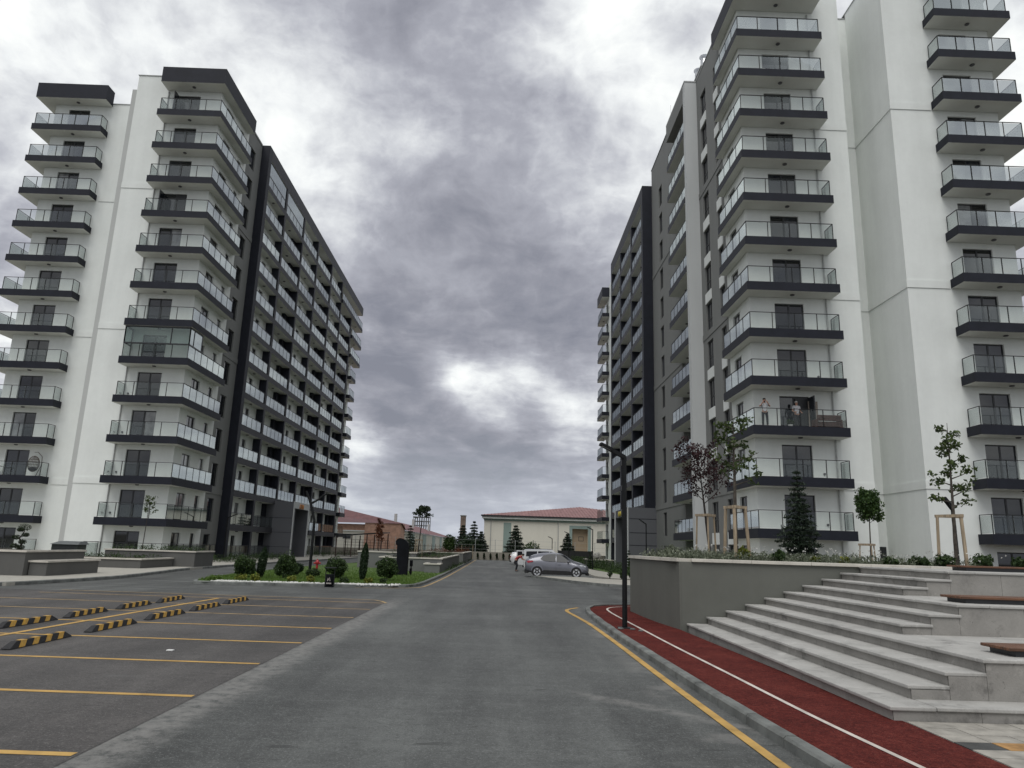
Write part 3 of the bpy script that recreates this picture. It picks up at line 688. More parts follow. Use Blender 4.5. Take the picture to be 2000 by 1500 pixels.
# =================================================================== ground, roads, paint
def asphalt(name, base, spots=True, dust=False, dark=1.0, rs=.82):
    mt = bpy.data.materials.new(name); mt.use_nodes = True
    t = mt.node_tree; t.nodes.clear(); q = G(t)
    out = t.nodes.new('ShaderNodeOutputMaterial'); b = t.nodes.new('ShaderNodeBsdfPrincipled'); t.links.new(b.outputs[0], out.inputs[0])
    pos = t.nodes.new('ShaderNodeNewGeometry').outputs['Position']
    se = t.nodes.new('ShaderNodeSeparateXYZ'); t.links.new(pos, se.inputs[0]); X, Y = se.outputs[0], se.outputs[1]
    agg = q.noise(pos, 30, 4, .75); agg2 = q.noise(pos, 62, 3, .75)
    lane = q.noise(q.vmath('MULTIPLY', pos, (1, .10, 1)), .9, 5, .6)        # long streaks in the driving direction
    cross = q.noise(q.vmath('MULTIPLY', pos, (.22, 1.6, 1)), 1.0, 5, .62)   # paver passes and scuffs across it
    patch = q.noise(pos, .22, 5, .6)
    f = q.math('ADD', q.math('MULTIPLY', lane, .45), q.math('ADD', q.math('MULTIPLY', cross, .15), q.math('MULTIPLY', patch, .40)))
    lo = tuple(c*.52 for c in base); hi = tuple(c*1.6 for c in base)
    col = q.ramp(f, [(.40, lo), (.5, base), (.60, hi)])
    gr = q.math('ADD', q.math('MULTIPLY', q.math('SUBTRACT', agg, .5), 1.25), q.math('MULTIPLY', q.math('SUBTRACT', agg2, .5), 1.35))
    mo = q.math('ADD', q.math('MULTIPLY', q.noise(pos, 5.5, 4, .7), .5), q.math('MULTIPLY', q.noise(pos, 13, 3, .7), .5))
    col = q.mix(q.math('MULTIPLY', q.sstep(mo, .50, .64), .40), col, tuple(min(1, c*1.8+.01) for c in base))
    col = q.mix(q.math('MULTIPLY', q.sstep(mo, .50, .37), .45), col, tuple(c*.5 for c in base))
    col = q.mix(q.sstep(gr, .06, .42), col, tuple(min(1, c*2.7+.02) for c in base))
    col = q.mix(q.sstep(gr, -.06, -.38), col, tuple(c*.30 for c in base))
    if spots:   # oil and tyre marks
        sn = q.noise(q.vmath('ADD', q.vmath('MULTIPLY', pos, (.20, 5.5, 1)), (4, 2, 0)), 1.0, 5, .62, 1.2)
        col = q.mix(q.math('MULTIPLY', q.math('MULTIPLY', q.sstep(sn, .63, .69), q.sstep(q.noise(pos, .35, 2, .5), .48, .58)), .55), col, tuple(c*.35 for c in base))
        o = q.noise(q.vmath('MULTIPLY', pos, (.9, 3.2, 1)), 1.25, 4, .6)
        col = q.mix(q.math('MULTIPLY', q.sstep(o, .64, .70), .6), col, tuple(c*.30 for c in base))
        sc = q.noise(q.vmath('MULTIPLY', pos, (.10, 3.2, 1)), 1.1, 4, .6)
        far = q.math('MULTIPLY', q.sstep(Y, 24.0, 30.0), q.math('SUBTRACT', 1.0, q.sstep(Y, 40.0, 52.0)))
        col = q.mix(q.math('MULTIPLY', q.math('MULTIPLY', q.sstep(sc, .50, .60), far), .7), col, tuple(c*.40 for c in base))
        dp = q.noise(q.vmath('ADD', q.vmath('MULTIPLY', pos, (.5, 1.4, 1)), (3.1, 8.8, 0)), .9, 5, .65)
        col = q.mix(q.math('MULTIPLY', q.sstep(dp, .60, .72), .35), col, (.13, .13, .125))
    if dust:    # sandy dust swept to the edge of the parking bays and into the gutter
        wob = q.math('MULTIPLY', q.math('SUBTRACT', q.noise(pos, .8, 4, .6), .5), .55)
        e1 = q.math('ABSOLUTE', q.math('ADD', q.math('ADD', X, 3.52), wob))
        w1 = q.math('SUBTRACT', 1.0, q.sstep(e1, .06, .50))
        brk = q.sstep(q.noise(pos, 5.5, 4, .7), .28, .62)
        w1 = q.math('MULTIPLY', q.math('MULTIPLY', w1, brk), q.math('SUBTRACT', 1.0, q.sstep(Y, 23.0, 29.0)))
        # curved tongue of sand by the right kerb
        qx = q.math('SUBTRACT', X, 1.2)
        arc = q.math('ABSOLUTE', q.math('SUBTRACT', q.math('ADD', Y, q.math('ADD', q.math('MULTIPLY', qx, 1.0), q.math('MULTIPLY', wob, .9))), 10.65))
        w2 = q.math('MULTIPLY', q.math('SUBTRACT', 1.0, q.sstep(arc, .03, .35)), q.math('MULTIPLY', q.sstep(X, .9, 1.5), brk))
        e3 = q.math('ABSOLUTE', q.math('ADD', q.math('SUBTRACT', X, 2.55), wob))
        w3 = q.math('MULTIPLY', q.math('SUBTRACT', 1.0, q.sstep(e3, .05, .5)), q.math('MULTIPLY', q.sstep(q.noise(pos, 1.1, 4, .6), .48, .62), .6))
        w = q.math('MAXIMUM', q.math('MAXIMUM', w1, q.math('MULTIPLY', w2, .75)), q.math('MULTIPLY', w3, q.math('SUBTRACT', 1.0, q.sstep(Y, 24, 28))))
        col = q.mix(q.math('MULTIPLY', w, .78), col, (.20, .195, .182))
    q.put(b.inputs['Base Color'], col)
    b.inputs['Specular IOR Level'].default_value = .5
    q.put(b.inputs['Roughness'], q.map(f, .3, .7, rs-.2, rs-.04))
    bn = t.nodes.new('ShaderNodeBump'); bn.inputs['Strength'].default_value = .55; bn.inputs['Distance'].default_value = .008
    q.put(bn.inputs['Height'], agg); t.links.new(bn.outputs[0], b.inputs['Normal'])
    return mt
MROAD = asphalt('road_asphalt', (.074, .0775, .0735), True, True)
MLOT = asphalt('parking_asphalt', (.057, .053, .050), True, False, rs=.86)
MGND = mat('dry_ground', (.12, .115, .08), .95, .25, .15)
def paint(name, col, wear=.45):
    mt = bpy.data.materials.new(name); mt.use_nodes = True
    t = mt.node_tree; t.nodes.clear(); q = G(t)
    out = t.nodes.new('ShaderNodeOutputMaterial'); b = t.nodes.new('ShaderNodeBsdfPrincipled')
    pos = t.nodes.new('ShaderNodeNewGeometry').outputs['Position']
    n1 = q.noise(pos, 26, 4, .75); n2 = q.noise(pos, 2.2, 5, .65)
    q.put(b.inputs['Base Color'], q.ramp(n2, [(.3, tuple(c*.62 for c in col)), (.62, col)])); b.inputs['Roughness'].default_value = .7
    tr = t.nodes.new('ShaderNodeBsdfTransparent'); mx = t.nodes.new('ShaderNodeMixShader')
    q.put(mx.inputs[0], q.sstep(q.math('ADD', q.math('MULTIPLY', n1, .6), q.math('MULTIPLY', n2, .5)), wear-.08, wear+.08))
    t.links.new(tr.outputs[0], mx.inputs[1]); t.links.new(b.outputs[0], mx.inputs[2]); t.links.new(mx.outputs[0], out.inputs[0])
    return mt
MYP = paint('yellow_road_paint', (.52, .32, .09), .37)
MYPF = paint('faded_yellow_paint', (.42, .29, .13), .44)
MWP = paint('white_line_paint', (.66, .63, .58), .36)
def sheet(name, poly, z, mt, kind='structure', sub=0):
    mb = MB(); n = len(poly)
    a = sum(poly[i][0]*poly[(i+1) % n][1]-poly[(i+1) % n][0]*poly[i][1] for i in range(n))
    if a < 0: poly = poly[::-1]
    mb.face([(x, y, z) for x, y in poly]); return mb.build(name, mt, None, kind)
def strip(name, pts, w, z, mt, kind='structure', off=0.0):
    mb = MB(); L = []; Rr = []
    P = [Vector((*p, 0)) for p in pts]
    for i, p in enumerate(P):
        d = (P[min(i+1, len(P)-1)]-P[max(i-1, 0)]).normalized(); nn = Vector((-d.y, d.x, 0))
        L.append(p+nn*(off+w/2)); Rr.append(p+nn*(off-w/2))
    for i in range(len(P)-1):
        mb.face([(Rr[i].x, Rr[i].y, z), (Rr[i+1].x, Rr[i+1].y, z), (L[i+1].x, L[i+1].y, z), (L[i].x, L[i].y, z)])
    return mb.build(name, mt, None, kind)
def smooth_path(pts, n=6):
    """Catmull-Rom through 2-D points"""
    P = [Vector(p) for p in pts]; out = []
    for i in range(len(P)-1):
        p0 = P[max(i-1, 0)]; p1 = P[i]; p2 = P[i+1]; p3 = P[min(i+2, len(P)-1)]
        for k in range(n):
            t = k/n
            v = .5*((2*p1)+(p2-p0)*t+(2*p0-5*p1+4*p2-p3)*t*t+(3*p1-p0-3*p2+p3)*t**3); out.append(tuple(v))
    out.append(tuple(P[-1])); return out
sheet('ground', [(-1500, -300), (1500, -300), (1500, 2400), (-1500, 2400)], -.06, MGND)
sheet('road', [(-75, -40), (75, -40), (75, 106.9), (-75, 106.9)], 0, MROAD)
sheet('parking_lot', [(-60, -30), (-3.72, -30), (-3.72, 25.2), (-4.3, 26.3), (-60, 26.3)], .004, MLOT)
LY = [4.6, 7.15, 9.75, 12.3, 14.85, 17.4, 19.95, 22.5, 24.95]
for i, y in enumerate(LY):
    far = y > 19
    strip('parking_line', [(-15.2, y+.25), (-3.76, y)], .115, .008, MYP if not far else MYPF)
strip('parking_line', smooth_path([(-15.2, 26.45), (-8, 26.3), (-4.7, 26.22), (-4.05, 25.9), (-3.66, 24.98)]), .10, .009, MYPF)
strip('parking_line', [(-9.75, 2.0), (-9.36, 17.6), (-9.15, 24.9)], .14, .012, MYP)
# right hand kerb line
KI = [(3.45, -12), (3.28, 2), (3.08, 7), (2.94, 10), (2.83, 14), (2.75, 17), (2.73, 20), (2.76, 23), (2.88, 24.4), (3.30, 25.6), (4.1, 26.2), (5.2, 26.45), (9, 26.7), (40, 28)]
KIs = smooth_path(KI, 4)
YL = [(3.05, -12), (2.9, 2), (2.76, 7.2), (2.66, 12), (2.6, 16), (2.5, 20), (2.33, 22.6), (2.25, 23.7), (2.32, 24.6), (2.75, 25.5)]
strip('kerb_line_marking', smooth_path(YL, 5), .12, .009, MYP)
MKERB = mat('kerb_concrete', (.165, .173, .163), .85, .22, 2.2, .4, 60)
def kerb(pts, w=.14, h=.12, length=1.0, parent=None, name='kerb_stone', inward=1):
    """run of kerb stones, one object each, along a polyline (left edge = road side when inward=1)"""
    P = [Vector((*p, 0)) for p in pts]; pos = []; acc_ = 0
    seg = [(P[i], P[i+1], (P[i+1]-P[i]).length) for i in range(len(P)-1)]
    tot = sum(s[2] for s in seg); n = max(1, int(tot/length))
    def at(s):
        for a, b, L in seg:
            if s <= L or (a, b, L) == seg[-1]: return a+(b-a)*min(1, s/L), (b-a).normalized()
            s -= L
    for i in range(n):
        p, d = at(tot*i/n); q, d2 = at(tot*(i+1)/n)
        d = (q-p).normalized(); p = p+d*.006; q = q-d*.006; nn = Vector((-d.y, d.x, 0))*(-inward)
        mb = MB(); e = h+R.uniform(-.006, .006)
        a0, a1 = p, q; b0, b1 = p+nn*w, q+nn*w; c0, c1 = p+nn*.025, q+nn*.025
        V = [(a0.x, a0.y, -.05), (a1.x, a1.y, -.05), (b1.x, b1.y, -.05), (b0.x, b0.y, -.05),
             (a0.x, a0.y, e-.025), (a1.x, a1.y, e-.025), (c0.x, c0.y, e), (c1.x, c1.y, e), (b1.x, b1.y, e), (b0.x, b0.y, e)]
        F = [(0, 1, 5, 4), (4, 5, 7, 6), (6, 7, 8, 9), (3, 9, 8, 2), (0, 4, 6, 9, 3), (1, 2, 8, 7, 5)]
        if inward < 0: F = [f[::-1] for f in F]
        mb.v = V; mb.f = F; mb.m = [0]*6
        mb.build(name, MKERB, parent)
kr = thing('kerb', 'concrete kerb between the road and the red running track', 'kerb', (2.8, 10, 0)); kr['kind'] = 'structure'
del kr['category']
kerb(KIs[4:], inward=1, parent=kr)
# red tartan track
def tartan():
    mt = bpy.data.materials.new('red_tartan'); mt.use_nodes = True
    t = mt.node_tree; t.nodes.clear(); q = G(t)
    out = t.nodes.new('ShaderNodeOutputMaterial'); b = t.nodes.new('ShaderNodeBsdfPrincipled'); t.links.new(b.outputs[0], out.inputs[0])
    pos = t.nodes.new('ShaderNodeNewGeometry').outputs['Position']
    g1 = q.noise(pos, 48, 3, .8); g2 = q.noise(pos, 1.3, 5, .6); g3 = q.noise(pos, 17, 4, .75)
    f = q.math('ADD', q.math('MULTIPLY', g1, .40), q.math('ADD', q.math('MULTIPLY', g2, .2), q.math('MULTIPLY', g3, .40)))
    c = q.ramp(f, [(.38, (.029, .0052, .0045)), (.5, (.088, .0142, .0112)), (.64, (.17, .040, .029))])
    c = q.mix(q.math('MULTIPLY', q.sstep(q.noise(pos, 40, 2, .5), .70, .76), .5), c, (.24, .12, .09))
    q.put(b.inputs['Base Color'], c); b.inputs['Roughness'].default_value = .95; b.inputs['Specular IOR Level'].default_value = .15
    bn = t.nodes.new('ShaderNodeBump'); bn.inputs['Strength'].default_value = .9; bn.inputs['Distance'].default_value = .012
    q.put(bn.inputs['Height'], g1); t.links.new(bn.outputs[0], b.inputs['Normal']); return mt
MTAR = tartan()
MPAVE = mat('paving_beige', (.33, .31, .275), .8, .16, 2.2, .3, 30)
inner = [(p[0]+.10, p[1]) for p in KIs if p[1] < 24.2]+[(p[0]+.06, p[1]-.13) for p in KIs if p[1] >= 24.2]
sheet('running_track', inner+[(40, 24), (4.2, 23.9), (4.55, 18.6), (4.85, 8.95), (4.83, 2), (4.9, -12)], .085, MTAR)
WLp = [(4.3, 0), (4.06, 5.5), (3.95, 7.2), (3.82, 9.2), (3.73, 12.1), (3.62, 15.5), (3.56, 18.5), (3.50, 21.5), (3.50, 23.4), (3.62, 24.5), (4.0, 25.2), (4.65, 25.55), (7, 25.9), (14, 26.4)]
MWTR = paint('track_line_paint', (.62, .56, .50), .30)
strip('track_line', smooth_path(WLp, 5), .065, .091, MWTR)
# plaza paving at the foot of the steps
pv = thing('plaza_paving', 'beige stone paving with dark and orange tiles at the foot of the steps', 'paving', (6, 7, 0)); pv['kind'] = 'structure'; del pv['category']
MPT = [mat('paver_beige', (.34, .32, .28), .75, .18, 4, .2, 40), mat('paver_dark', (.055, .056, .053), .7, .2, 5, .2, 40), mat('paver_orange', (.40, .22, .075), .75, .2, 5, .2, 40)]
mb = MB(); mb.box(4.84, -3, -.05, 22, 9.3, .066); mb.build('paving_bed', mat('mortar', (.16, .155, .14), .9), pv)
tl = {}
for iy in range(0, 12):
    for ix in range(0, 9):
        y1 = 9.08-iy*.305; x0 = 4.86+ix*.40+(.0 if iy % 2 else .0)
        if iy >= 6 and ix > 5: continue
        c = 0
        if iy == 3: c = 1 if ix % 3 == 0 else (2 if ix % 3 == 1 else 2)
        if iy == 7: c = 2 if ix % 3 else 1
        key = c
        if key not in tl:
            b_ = MB(); b_.box(-.196, -.148, 0, .196, .148, .03); o = b_.build('paver', MPT[c], pv); tl[key] = o.data; o.location = Vector((x0+.2, y1-.15, .06))-pv.location
        else:
            o = bpy.data.objects.new('paver', tl[key]); COL.objects.link(o); o.parent = pv; o.location = Vector((x0+.2, y1-.15, .06+R.uniform(-.002, .002)))-pv.location
        o.location.z = .06+R.uniform(-.002, .002)

# ------------------------------------------------------------------ amphitheatre steps
def stone(name, col, stain=True):
    mt = bpy.data.materials.new(name); mt.use_nodes = True
    t = mt.node_tree; t.nodes.clear(); q = G(t)
    out = t.nodes.new('ShaderNodeOutputMaterial'); b = t.nodes.new('ShaderNodeBsdfPrincipled'); t.links.new(b.outputs[0], out.inputs[0])
    pos = t.nodes.new('ShaderNodeNewGeometry').outputs['Position']
    g1 = q.noise(pos, 2.1, 6, .62, .4); g2 = q.noise(pos, 38, 3, .7); g3 = q.noise(pos, .6, 4, .55)
    f = q.math('ADD', q.math('MULTIPLY', g1, .5), q.math('ADD', q.math('MULTIPLY', g2, .2), q.math('MULTIPLY', g3, .3)))
    c = q.ramp(f, [(.34, tuple(x*.66 for x in col)), (.48, col), (.66, tuple(min(1, x*1.22) for x in col))])
    if stain:   # cement smears and limey splashes
        s1 = q.noise(q.vmath('ADD', pos, (11, 4, 3)), 2.6, 5, .68, .8)
        c = q.mix(q.math('MULTIPLY', q.sstep(s1, .60, .68), .42), c, tuple(min(1, x*1.6) for x in col))
        s2 = q.noise(q.vmath('ADD', pos, (5, 17, 9)), 1.9, 5, .65)
        c = q.mix(q.math('MULTIPLY', q.sstep(s2, .57, .72), .65), c, tuple(x*.38 for x in col))
        s3 = q.noise(q.vmath('ADD', pos, (1, 3, 5)), 30, 2, .5)
        c = q.mix(q.math('MULTIPLY', q.sstep(s3, .70, .74), .5), c, tuple(x*.3 for x in col))
    q.put(b.inputs['Base Color'], c); b.inputs['Roughness'].default_value = .8; b.inputs['Specular IOR Level'].default_value = .3
    bn = t.nodes.new('ShaderNodeBump'); bn.inputs['Strength'].default_value = .3; bn.inputs['Distance'].default_value = .01
    q.put(bn.inputs['Height'], q.math('ADD', g2, g1)); t.links.new(bn.outputs[0], b.inputs['Normal']); return mt
MTREAD = stone('stone_tread', (.355, .348, .328))
MRISER = stone('stone_riser', (.25, .24, .222))
ST = thing('amphitheatre_steps', 'grey stone steps and broad seating terraces rising to the planted bed on the right', 'steps', (4.8, 14, 0))
RISE = .166; Z0 = .08; X0S = 4.73; DXS = .487
END = [9.1, 9.58, 9.58, 9.55, 12.35, 12.35, 12.35, 14.9, 14.9, 14.9]
YW = 18.62
XR = [19]*10
mb = MB()
for i in range(10):
    x = X0S+DXS*i; z1 = Z0+RISE*(i+1)-.05
    zb_ = -.05 if i == 0 else Z0+RISE*i-.06
    yb = END[i]+.03
    xr = 24.0
    if i in (1, 2): yb = END[i]+.03
    mb.box(x+.035, yb+.02, zb_, xr, YW, z1)
mb.build('step_core', MRISER, ST)
def pieces(a, b, L):
    n = max(1, round((b-a)/L)); return [(a+(b-a)*k/n, a+(b-a)*(k+1)/n) for k in range(n)]
def slab(name, x0, y0, z0, x1, y1, z1, mt, bev=.010, par=ST):
    jz = R.uniform(-.003, .003)
    mb = MB(); g_ = .003
    mb.box(x0+g_, y0+g_, z0+jz, x1-g_, y1-g_, z1+jz)
    o = mb.build(name, mt, par)
    if bev: bevel(o, bev, 2)
    return o
LAST = {3: 0, 6: 0, 9: 0}
for i in range(10):
    x = X0S+DXS*i; z1 = Z0+RISE*(i+1); yb = END[i]
    wide = .53
    for (a, b) in pieces(yb, YW, 1.25):
        slab('tread_slab', x-.03, a, z1-.048, x+wide, b, z1, MTREAD, .012)
    for (a, b) in pieces(yb+.03, YW, 1.25):
        slab('riser_panel', x+.012, a, z1-RISE-(.0 if i else .06), x+.034, b, z1-.051, MRISER, 0)
    if i in (3, 6, 0):
        # terrace running off to the right
        yf = {0: 9.58, 3: 12.35, 6: 14.9}[i]
        for (a, b) in pieces(x+wide, 17.5, 1.5):
            for (c, d) in pieces(yb, yf+.04, 1.5): slab('tread_slab', a, c, z1-.048, b, d, z1, MTREAD, .012)
    if i == 9:
        for (a, b) in pieces(x+wide, 17.5, 1.5):
            for (c, d) in pieces(yb, YW, 1.9): slab('tread_slab', a, c, z1-.048, b, d, z1, MTREAD, .012)
for (i, n, xa) in ((0, 1, X0S), (3, 3, X0S+DXS), (6, 3, X0S+DXS*4), (9, 3, X0S+DXS*7)):
    z1 = Z0+RISE*(i+1)-.051; zl = (Z0+RISE*(i+1-n)) if i else -.02
    yf = END[i]
    for k in range(n):       # front cladding of each terrace
        j = i-n+1+k; xs = X0S+DXS*j+.012
        za = zl if k == 0 else Z0+RISE*(j)-.0; 
        xe = X0S+DXS*(j+1)+.012 if k < n-1 else 17.5
        top = Z0+RISE*(j+1)-.051
        for (a, b) in pieces(xs, xe, 1.1): slab('riser_panel', a, yf+.028, zl, b, yf+.048, top, MRISER, 0)
# wooden benches on the terraces
MWOOD = mat('bench_wood', (.145, .066, .034), .6, .3, 3, .3, 60, sx=(.3, 8, 1))
def bench(x0, x1, y0, y1, z, lab):
    t = thing('bench', lab, 'bench', (x0, y0, z), group='wooden benches on the stone terraces')
    n = 6; w = (y1-y0)/n
    me = None
    for k in range(n):
        b_ = MB(); b_.box(x0, y0+k*w+.006, z+.075, x1, y0+(k+1)*w-.006, z+.115); o = b_.build('slat', MWOOD, t); bevel(o, .006, 1)
    b_ = MB(); b_.box(x0+.10, y0+.05, z, x1-.1, y1-.05, z+.072); b_.build('base', MFR, t)
bench(6.72, 9.4, 9.84, 10.45, Z0+RISE*4, 'low dark wood bench on the lowest terrace of the stone steps')
bench(7.95, 10.9, 12.72, 13.35, Z0+RISE*7, 'low dark wood bench on the middle terrace of the stone steps')
bench(10.1, 13.4, 16.0, 16.6, Z0+RISE*10, 'low dark wood bench on the top terrace below the planted bed')
# retaining wall and coping
MRW = stucco('olive_grey_render', (.135, .138, .122), .12)
MCOP = stone('coping_stone', (.50, .475, .42), False)
RWL = thing('retaining_wall', 'tall olive grey rendered retaining wall with pale stone coping beside the steps', 'retaining wall', (4.3, 21, 0))
pts = smooth_path([(4.55, 18.64), (4.36, 20.3), (4.26, 22.2), (4.25, 23.9)], 4)
wallpoly = pts+[(4.45, 23.95)]+[(p[0]+.22, p[1]) for p in pts[::-1]]
mb = MB()
def ribbon(mb, path, w, z0, z1):
    P = [Vector((*p, 0)) for p in path]; L = []; Q = []
    for i, p in enumerate(P):
        d = (P[min(i+1, len(P)-1)]-P[max(i-1, 0)]).normalized(); nn = Vector((-d.y, d.x, 0)); L.append(p); Q.append(p-nn*w)
    for i in range(len(P)-1):
        a, b, c, d = L[i], L[i+1], Q[i+1], Q[i]
        for q in ([(a.x, a.y, z0), (a.x, a.y, z1), (b.x, b.y, z1), (b.x, b.y, z0)], [(a.x, a.y, z1), (d.x, d.y, z1), (c.x, c.y, z1), (b.x, b.y, z1)], [(d.x, d.y, z0), (c.x, c.y, z0), (c.x, c.y, z1), (d.x, d.y, z1)]): mb.face(q)
    for p, q in ((L[0], Q[0]), (L[-1], Q[-1])): mb.face([(p.x, p.y, z0), (q.x, q.y, z0), (q.x, q.y, z1), (p.x, p.y, z1)])
ribbon(mb, pts, .25, -.05, 1.72)
mb.box(4.6, 18.64, -.05, 30, 18.9, 1.72); mb.box(4.3, 23.9, -.05, 30, 24.15, 1.72)
mb.build('wall', MRW, RWL)
P = [(p[0]-.06, p[1]) for p in pts]
for i in range(0, len(P)-1, 3):
    mb = MB(); seg = P[i:i+4]; ribbon(mb, [(a, b+(.003 if k == 0 else -.003 if k == len(seg)-1 else 0)) for k, (a, b) in enumerate(seg)], .38, 1.72, 1.80); mb.build('coping_stone', MCOP, RWL)
for (a, b) in pieces(4.86, 26, 1.5): slab('coping_stone', a, 18.57, 1.72, b, 18.95, 1.80, MCOP, .01, RWL)
MSOIL = mat('planting_soil', (.075, .06, .042), .95, .3, 3, .8, 25)
sheet('planting_bed', [(4.4, 18.8), (4.3, 24), (9, 29), (14, 41), (60, 41), (60, 18.8)], 1.70, MSOIL)

# =================================================================== vegetation
def leafmat(name, dark, mid, light, rough=.55, trans=.25):
    mt = bpy.data.materials.new(name); mt.use_nodes = True
    t = mt.node_tree; t.nodes.clear(); q = G(t)
    out = t.nodes.new('ShaderNodeOutputMaterial'); b = t.nodes.new('ShaderNodeBsdfPrincipled')
    geo = t.nodes.new('ShaderNodeNewGeometry')
    c = q.ramp(geo.outputs['Random Per Island'], [(0, dark), (.5, mid), (1, light)])
    c = q.mix(q.math('MULTIPLY', q.noise(geo.outputs['Position'], 2.5, 3, .6), .35), c, dark)
    q.put(b.inputs['Base Color'], c); b.inputs['Roughness'].default_value = rough; b.inputs['Specular IOR Level'].default_value = .3
    tl_ = t.nodes.new('ShaderNodeBsdfTranslucent'); q.put(tl_.inputs[0], c)
    mx = t.nodes.new('ShaderNodeMixShader'); mx.inputs[0].default_value = trans
    t.links.new(b.outputs[0], mx.inputs[1]); t.links.new(tl_.outputs[0], mx.inputs[2]); t.links.new(mx.outputs[0], out.inputs[0]); return mt
LSH = leafmat('shrub_leaves', (.018, .034, .012), (.036, .066, .020), (.075, .12, .035))
LCY = leafmat('cypress_foliage', (.010, .022, .010), (.018, .038, .014), (.034, .062, .022))
LSP = leafmat('spruce_needles', (.008, .016, .010), (.016, .030, .016), (.035, .055, .026), trans=.1)
LML = leafmat('maple_leaves', (.026, .044, .014), (.054, .082, .022), (.10, .135, .040))
LPL = leafmat('plum_leaves', (.016, .007, .008), (.035, .012, .014), (.065, .024, .024))
LRD = leafmat('robinia_leaves', (.020, .045, .012), (.040, .080, .018), (.075, .125, .03))
LYE = leafmat('yellow_shrub_leaves', (.06, .085, .014), (.15, .18, .028), (.34, .33, .05))
LLA = leafmat('silver_herb_leaves', (.06, .075, .045), (.13, .15, .10), (.24, .26, .19))
LGR = leafmat('grass_blades', (.060, .110, .020), (.098, .168, .030), (.145, .22, .045))
LRT = leafmat('rust_leaves', (.07, .022, .012), (.12, .04, .02), (.18, .07, .03))
LPN = leafmat('pine_needles', (.014, .024, .012), (.026, .042, .018), (.05, .07, .03), trans=.1)
LFL = leafmat('pale_flowers', (.45, .45, .42), (.62, .61, .57), (.75, .74, .68))
MBARK = mat('bark', (.085, .072, .058), .9, .3, 9, .8, 50)
MBARKD = mat('dark_bark', (.038, .030, .026), .9, .3, 9, .8, 50)
MSTAKE = mat('stake_wood', (.36, .285, .195), .75, .2, 4, .3, 40, sx=(6, 6, .6))
def clump(mb, c, r, n, size, mi=0, flat=1.0, shell=.0, up=0.0, asp=.5):
    for _ in range(n):
        d = Vector((R.gauss(0, 1), R.gauss(0, 1), R.gauss(0, 1)))
        d = d.normalized()*((R.random()**(1/3))*(1-shell)+shell)*r
        mb.leaf((c[0]+d.x, c[1]+d.y, c[2]+d.z*flat), size*R.uniform(.6, 1.3), mi, up, asp)
def shrub(name, loc, w, h, label, group=None, lm=None, n=2600, size=.055, cat='shrub', twigs=True):
    t = thing(name, label, cat, loc, group=group)
    x, y, z = loc
    mb = MB(); lobes = []
    for _ in range(26):
        d = Vector((R.gauss(0, 1), R.gauss(0, 1), R.gauss(0, .8))).normalized()
        lobes.append((x+d.x*w*.33, y+d.y*w*.33, z+h*.52+d.z*h*.33, R.uniform(.55, 1.0)*w*.20))
    for (a, b, c, r) in lobes: clump(mb, (a, b, c), r, n//26, size, 0, 1.0, .35, .25)
    clump(mb, (x, y, z+h*.5), w*.34, n//5, size*1.3, 0, h/w)
    mb.build('crown', lm or LSH, t)
    if twigs:
        tb = MB()
        for k in range(5):
            a = k*1.3; tb.tube([(x, y, z), (x+math.cos(a)*w*.12, y+math.sin(a)*w*.12, z+h*.25), (x+math.cos(a)*w*.26, y+math.sin(a)*w*.26, z+h*.6)], [.02, .014, .006], 5)
        tb.build('stem', MBARKD, t)
    return t
def cypress(loc, w, h, label, group=None, lm=None, n=2600, lean=(0, 0)):
    x, y, z = loc; t = thing('cypress', label, 'cypress', loc, group=group); mb = MB()
    for _ in range(n):
        f = R.random(); r = w/2*min(1, (1-f)*3.2)**.6*min(1, .55+f*2.2)*math.sqrt(R.uniform(.2, 1)); a = R.uniform(0, 6.283)
        mb.leaf((x+math.cos(a)*r+lean[0]*f, y+math.sin(a)*r+lean[1]*f, z+.06+f*h), R.uniform(.035, .075), 0, 1.6, .3)
    mb.build('crown', lm or LCY, t)
    tb = MB(); tb.tube([(x, y, z-.02), (x+lean[0]*.7, y+lean[1]*.7, z+h*.7)], [.03, .012], 6); tb.build('trunk', MBARKD, t); return t
def conifer(name, loc, w, h, label, group=None, lm=None, tiers=14, dens=1.0, bare=.06, cat='spruce', size=.05, irregular=.25):
    x, y, z = loc; t = thing(name, label, cat, loc, group=group); mb = MB(); tb = MB()
    tb.tube([(x, y, z-.05), (x+R.uniform(-.02, .02), y, z+h*.5), (x, y, z+h*.98)], [w*.035+.02, w*.02+.012, .008], 7)
    for k in range(tiers):
        f = k/(tiers-1); zz_ = z+h*(bare+(.95-bare)*f); L = w/2*(1-f)**.85*R.uniform(1-irregular, 1+irregular*.6)+.05*w
        nb = max(4, int(9*(1-f*.5)))
        for j in range(nb):
            a = 6.283*(j+R.uniform(-.3, .3))/nb+k*.7; l2 = L*R.uniform(.72, 1.12)
            p0 = Vector((x, y, zz_)); p1 = p0+Vector((math.cos(a)*l2, math.sin(a)*l2, -l2*.22+R.uniform(-.05, .05)*l2)); p2 = p1+Vector((math.cos(a), math.sin(a), .6))*l2*.10
            tb.tube([p0, p0.lerp(p1, .6), p2], [.012+.01*(1-f), .008, .003], 4, cap=False)
            m_ = int(62*dens*max(.35, l2/(w/2)))
            for _ in range(m_):
                s = R.uniform(.12, 1.05); p = p0.lerp(p1, s) if s < 1 else p1.lerp(p2, (s-1)*8)
                sp_ = l2*.24*(1.2-s)+.03
                mb.leaf((p.x+R.gauss(0, sp_), p.y+R.gauss(0, sp_), p.z+R.gauss(0, sp_*.35)), size*R.uniform(.6, 1.3), 0, 0, .28)
    mb.build('crown', lm or LSP, t); tb.build('trunk', MBARKD, t); return t
